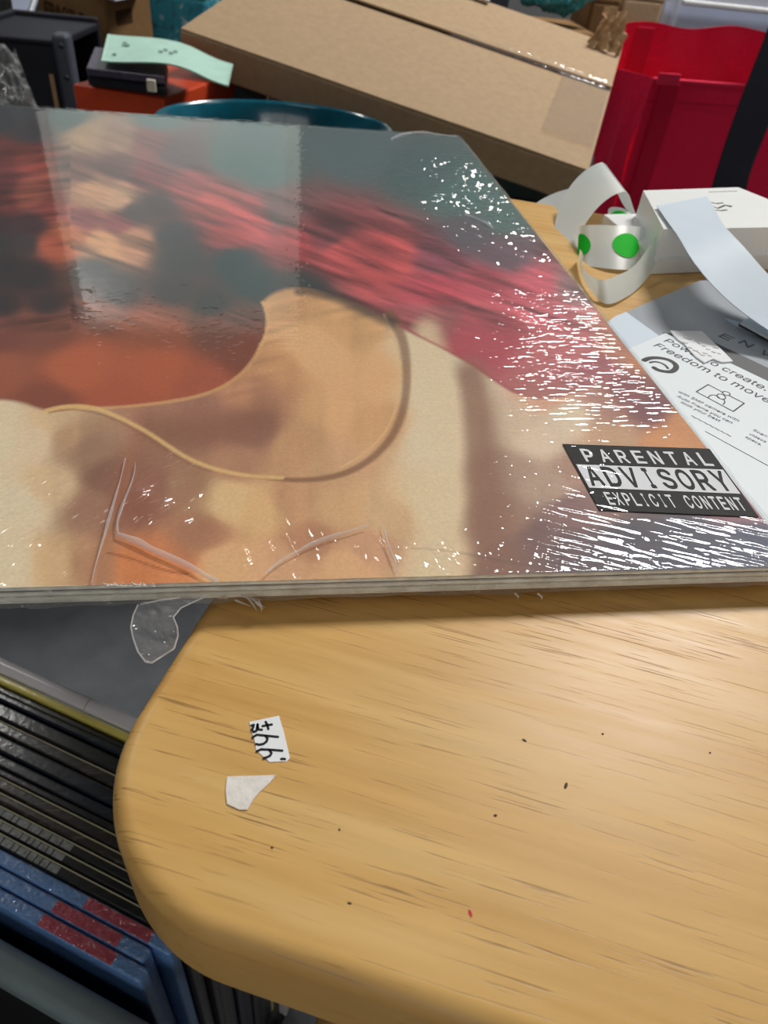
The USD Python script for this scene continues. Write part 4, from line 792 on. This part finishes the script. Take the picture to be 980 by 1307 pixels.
# moving box with printed word, and the white frame that lies on it
mc = Dp(133, 10, 1.42); mu = np.array([-.86, .51, 0]); mu /= np.linalg.norm(mu); mv = np.array([.80, .60, 0])
m0 = Dp(133, 3, 1.42); mz = m0[2] + .01
mbx = thing('moving_box', 'brown cardboard moving box with dark printed lettering behind the black crate', 'box', m0 * [1, 1, 0])
L1 = Dp(47, 3, 1.50); R1_ = Dp(192, 3, 1.50)
mu = (L1 - m0) * [1, 1, 0]; mv = (R1_ - m0) * [1, 1, 0]
obj('body', rbox(m0 * [1, 1, 0], mu, mv, [0, 0, mz], .004), 'kraft_dark', mbx)
fn = np.cross(mu, UP); fn /= np.linalg.norm(fn); fn = fn if fn @ (np.array([0, 0, CZ]) - m0) > 0 else -fn
def onface(t, z): return m0 * [1, 1, 0] + mu * t + [0, 0, z] + fn * .0006
lz = Dp(75, 22, 1.46)[2]
obj('lettering', lettering('FRAGILE', onface(.90, lz - .006), onface(.33, lz - .016), fn, .026, .0005, True), 'kraft_print', mbx, False)
fn2 = np.cross(mv, UP); fn2 /= np.linalg.norm(fn2); fn2 = fn2 if fn2 @ (np.array([0, 0, CZ]) - m0) > 0 else -fn2
obj('printed_arrow', slab([m0 * [1, 1, 0] + mv * a + [0, 0, b] + fn2 * .0006 for a, b in ((.2, mz - .05), (.55, mz - .045), (.55, mz - .02), (.2, mz - .025))], fn2 * .0005), 'kraft_print', mbx, False)
tf = thing('flat_white_frame', 'flat white frame with a magenta inner line lying on the moving box', 'frame', m0 * [1, 1, 0] + [0, 0, mz])
f0, f1, f2 = Dp(148, 9, 1.36), Dp(100, -2, 1.48), Dp(182, -2, 1.46)
for q in (f0, f1, f2): q[2] = mz + .001
obj('frame', rbox(f0, f1 - f0, f2 - f0, [0, 0, .006], .002), 'lavender_white', tf)
obj('inner_line', rbox(f0 + (f1 - f0) * .15 + (f2 - f0) * .15 + [0, 0, .0055], (f1 - f0) * .7, (f2 - f0) * .7, [0, 0, .001], .0003, 1), 'magenta', tf)

# dark crate at the far left with a clear bag in front
c0, c1 = Dp(-60, 50, 1.1), Dp(68, 44, 1.1)
cz = Dp(68, 42, 1.12)[2]; cu = (c1 - c0) * [1, 1, 0]; cv = np.array([-cu[1], cu[0], 0]); cv /= np.linalg.norm(cv)
dc = thing('black_crate', 'dark blue black plastic crate with a grey corner post at the far left', 'crate', (c0 + c1) / 2 * [1, 1, 0])
B0 = c0 * [1, 1, 0]
obj('wall', rbox(B0 + cv * .24, cu, cv * .012, [0, 0, cz], .004), 'crate_blue', dc); obj('wall', rbox(B0, cv * .25, cu / np.linalg.norm(cu) * .012, [0, 0, cz], .004), 'crate_blue', dc)
obj('wall', rbox(B0, cu, cv * .012, [0, 0, cz - .006], .004), 'crate_blue', dc)
obj('lid', rbox(B0 + [0, 0, cz - .02], cu, cv * .25, [0, 0, .012], .004), 'crate_blue', dc)
cuh = cu / np.linalg.norm(cu)
obj('corner_post', rbox(B0 + cu - cuh * .004 - cv * .004, cuh * .026, cv * .03, [0, 0, cz + .004], .008), 'crate_grey', dc)
for zz in (.012, .055): obj('rivet', trimesh.creation.icosphere(2, .004).apply_translation(B0 + cu + cuh * .010 - cv * .005 + [0, 0, cz - zz]), 'crate_blue', dc)
obj('tag', rbox(B0 + cu - cuh * .016 - cv * .008, cuh * .007, cv * .002, [0, 0, cz - .052], .001), 'tan_tag', dc)
obj('floor_panel', rbox(B0, cu, cv * .25, [0, 0, .01], .003), 'crate_blue', dc)
# the clear bag: a crumpled film mound in front of the crate
g1, g2 = np.meshgrid(np.linspace(0, 1, 70), np.linspace(0, 1, 60), indexing='ij')
e0 = lambda x, y, d: Dp(x, y, d)
bagp = (1 - g1)[..., None] * ((1 - g2)[..., None] * e0(-70, 175, .80) + g2[..., None] * e0(-70, 40, 1.02)) + g1[..., None] * ((1 - g2)[..., None] * e0(60, 168, .84) + g2[..., None] * e0(18, 58, 1.02))
cr2 = fbm(np.stack([g1 * 6, g2 * 7, g1 * 0], -1), 4, 71) - .5
bagp = bagp + cr2[..., None] * np.array([.01, -.05, .05])
cb = thing('clear_bag', 'crumpled clear plastic bag lying against the black crate', 'plastic bag', e0(0, 120, .9)); obj('film', sheet(bagp), 'clear_bag', cb, True)
obj('contents', rbox(e0(-60, 178, .86) - [0, 0, .05], [.11, -.04, 0], [.05, .12, 0], [0, 0, .055], .02), 'bin_dark', cb)
# pale blue sheet leaning behind the crate
solo('pale_blue_board', slab([Dp(20, 39, 1.33), Dp(31, 39, 1.33), Dp(46, -6, 1.43), Dp(14, -6, 1.43)], np.array([.004, .012, 0])), 'pale_blue', 'pale blue grey board leaning behind the black crate at the top left', 'board')
solo('white_rod', pipe([Dp(31, 39, 1.315), Dp(46, -6, 1.41)], .0025, 10), 'white_edge', 'thin white edge strip along the pale blue board', 'strip')

def soft_mound(p, rx, ry, rz, seed, amp=.25, freq=14):
    m = trimesh.creation.icosphere(4, 1.0); v = m.vertices * [rx, ry, rz]; k = fbm(v * freq + 30, 3, seed) - .5
    m.vertices = v * (1 + amp * k)[:, None] + p; return m
def cuboid(name, px0, px1, pytop, d, depth_, mt, label, cat, zb=0.0, r=.01):
    a, b = Dp(px0, pytop, d), Dp(px1, pytop, d); z = (a[2] + b[2]) / 2; u = (b - a) * [1, 1, 0]; v = np.array([-u[1], u[0], 0]); v *= depth_ / np.linalg.norm(v)
    t = thing(name, label, cat, (a + b) / 2 * [1, 1, 0] + [0, 0, zb])
    obj('body', rbox(a * [1, 1, 0] + [0, 0, zb], u, v, [0, 0, z - zb - .012], r), mt, t); obj('top', rbox(a * [1, 1, 0] - u * .01 + [0, 0, z - .02], u * 1.02, v * 1.02, [0, 0, .02], min(r, .008)), mt, t)
    return t
cuboid('fabric_box', 187, 262, -14, 1.62, .25, 'teal_floral', 'teal and white patterned fabric box behind the mint booklet', 'fabric box')
solo('floral_cushion', soft_mound(Dp(706, 40, 1.60) * [1, 1, 0] + [0, .05, Dp(700, 36, 1.58)[2] + .098], .105, .075, .068, 5, .7, 34), 'aqua_floral', 'aqua blue and white fuzzy floral cushion behind the brown carton', 'cushion', smooth=True)
cuboid('cushion_box', 640, 760, 36, 1.58, .25, 'kraft_dark', 'brown cardboard box under the aqua floral cushion', 'box')
cuboid('kraft_box', 757, 795, -6, 1.66, .2, 'kraft_dark', 'dark brown cardboard box behind the crumpled corner of the long carton', 'box')
cuboid('brown_box', 797, 852, -9, 1.70, .25, 'kraft', 'brown cardboard box between the carton and the clear plastic tote', 'box')
cuboid('dark_bin', -60, 44, -12, 1.9, .3, 'dark_clutter', 'dark speckled bin behind the pale blue board at the top left', 'bin')
cuboid('grey_tub', 425, 655, -26, 1.95, .4, 'tote_dark', 'large dark grey tub far behind the middle of the long carton', 'tub')
cuboid('far_carton', 262, 400, -16, 1.9, .4, 'kraft_dark', 'large brown carton far behind the left end of the long carton', 'box')
# clear plastic tote on the right
pt_ = thing('clear_tote', 'clear bluish plastic tote with a ribbed rim behind the red bag', 'storage tote', Dp(930, 10, 1.75) * [1, 1, 0])
a, b = Dp(848, 5, 1.72), Dp(1060, 5, 1.72); u = (b - a) * [1, 1, 0]; v = np.array([-u[1], u[0], 0]); v *= .3 / np.linalg.norm(v); z = a[2] + .04
obj('wall', rbox(a * [1, 1, 0] + [0, 0, .01], u, v * .01, [0, 0, z - .01], .002), 'clear_plastic', pt_); obj('wall', rbox(a * [1, 1, 0] + v + [0, 0, .01], u, v * .01, [0, 0, z - .01], .002), 'clear_plastic', pt_)
obj('wall', rbox(a * [1, 1, 0] + [0, 0, .01], u * .01, v, [0, 0, z - .01], .002), 'clear_plastic', pt_)
rz = Dp(930, 14, 1.70)[2]
obj('rib', rbox(a * [1, 1, 0] + u * .1 - v * .03 + [0, 0, rz], u * .9, v * .03, [0, 0, .012], .004), 'white_edge', pt_)
obj('rib', rbox(a * [1, 1, 0] + u * .06 - v * .03 + [0, 0, .02], u * .03, v * .03, [0, 0, z - .03], .004), 'clear_plastic', pt_)
obj('floor_panel', rbox(a * [1, 1, 0], u, v, [0, 0, .012], .003), 'clear_plastic', pt_)
obj('contents', rbox(a * [1, 1, 0] + u * .05 + v * .1 + [0, 0, .012], u * .9, v * .8, [0, 0, z - .06], .02), 'pale_blue', pt_)

# red tote bag
DB = 1.24
bl = Dp(816, 45, DB + .06); fl0, fl1 = Dp(829, 113, DB), Dp(1080, 106, DB + .05)
bag = thing('red_tote_bag', 'bright red woven fabric tote bag with folded gusset behind the white box', 'bag', (fl0 + fl1) / 2 * [1, 1, 0])
bu = (fl1 - fl0) * [1, 1, 0]; bu /= np.linalg.norm(bu); bv = np.array([-bu[1], bu[0], 0]); BWd = np.linalg.norm((fl1 - fl0)[:2])
zf, zb_ = (fl0[2] + fl1[2]) / 2, Dp(900, 32, DB + .16)[2] + .004
wob = lambda s, t, k: .006 * (fbm(np.stack([s * 4, t * 4, s * 0 + k], -1), 3, 81) - .5)
def panel(p0, eu, z0, ztop, nu=40, nv=30, k=0, nrm=None, top=None):
    s, t = np.meshgrid(np.linspace(0, 1, nu), np.linspace(0, 1, nv), indexing='ij'); zt = ztop if top is None else top(s)
    Pn = p0 * [1, 1, 0] + s[..., None] * eu + wob(s, t, k)[..., None] * (nrm * 2); Pn[..., 2] = z0 + t * (zt - z0); return sheet(Pn, .0012)
obj('front_panel', panel(fl0, bu * BWd, .004, zf, k=0, nrm=-bv), 'bag_red', bag, 40)
lean = bv * .135
obj('back_panel', panel(fl0 + lean - bu * .012, bu * (BWd + .01), .004, zb_, k=2, nrm=-bv, top=lambda s: zb_ + .012 * (s - .4) + .004 * np.sin(s * 14)), 'bag_red', bag, 40)
# gusset with an inward fold: front half and back half
gm = fl0 + bv * .075 - bu * .052
def gus(pa, pb, za, zb2, k):
    s, t = np.meshgrid(np.linspace(0, 1, 24), np.linspace(0, 1, 30), indexing='ij'); zt = za + (zb2 - za) * s
    Pn = pa * [1, 1, 0] + s[..., None] * ((pb - pa) * [1, 1, 0]) + wob(s, t, k)[..., None] * (-bu * 3); Pn[..., 2] = .004 + t * (zt - .004); return sheet(Pn, .0012)
gz = Dp(803, 84, DB + .05)[2]
obj('gusset', gus(fl0, gm, zf, gz, 4), 'bag_red', bag, 40); obj('gusset', gus(gm, fl0 + lean - bu * .012, gz, zb_, 6), 'bag_red', bag, 40)
obj('hem', rbox(fl0 * [1, 1, 0] - bv * .004 + [0, 0, zf - .004], bu * BWd, bv * .006, [0, 0, .006], .002), 'bag_red_tab', bag)
obj('stitched_band', rbox(fl0 * [1, 1, 0] - bv * .0042 + [0, 0, zf - .034], bu * BWd, bv * .001, [0, 0, .002], .0004, 1), 'bag_red_strap', bag)
def strapm(u0, w, z0, z1, off, th=.002): return rbox(fl0 * [1, 1, 0] + bu * u0 - bv * off + [0, 0, z0], bu * w, bv * th, [0, 0, z1 - z0], .0008, 1)
obj('handle_webbing', strapm(.017, .036, .05, zf - .006, .0058), 'bag_red_strap', bag)
obj('handle_tab', strapm(.006, .042, zf - .008, zf + .010, .0075, .003), 'bag_red_tab', bag)
obj('handle_webbing', rbox(fl0 * [1, 1, 0] + lean + bu * .012 - bv * .004 + [0, 0, zf - .05], bu * .036, bv * .002, [0, 0, zb_ - zf + .042], .0008, 1), 'bag_red_strap', bag)
obj('base', rbox(fl0 * [1, 1, 0], bu * BWd, lean, [0, 0, .005], .002, 1), 'bag_red', bag)
# broad black strap hanging down in front of the bag
s0 = ribbon([(903, 262, .93), (912, 225, .935), (930, 168, .945), (955, 100, .955), (985, 20, .965), (1000, -30, .97), (1012, -60, 1.05), (1010, -30, 1.20), (1000, 40, 1.30), (995, 120, 1.33)], [(950, 262, .93), (952, 238, .935), (962, 205, .945), (985, 148, .955), (1022, 60, .965), (1040, 5, .97), (1050, -35, 1.05), (1046, -8, 1.20), (1034, 60, 1.30), (1030, 140, 1.33)], 40, 4)
lowp = [deep(903, 262, .93), deep(950, 262, .93)]
ext = np.stack([np.stack([lowp[0] * (1 - k) + lowp[1] * k + [0, 0, 0] for k in np.linspace(0, 1, 4)]) * [1, 1, 0] + [0, 0, z] for z in np.linspace(.002, min(lowp[0][2], lowp[1][2]) - .01, 12)])
solo('black_strap', sheet(np.concatenate([ext, s0]), .003), 'strap_black', 'broad black webbing strap running down in front of the red bag', 'strap', smooth=40)
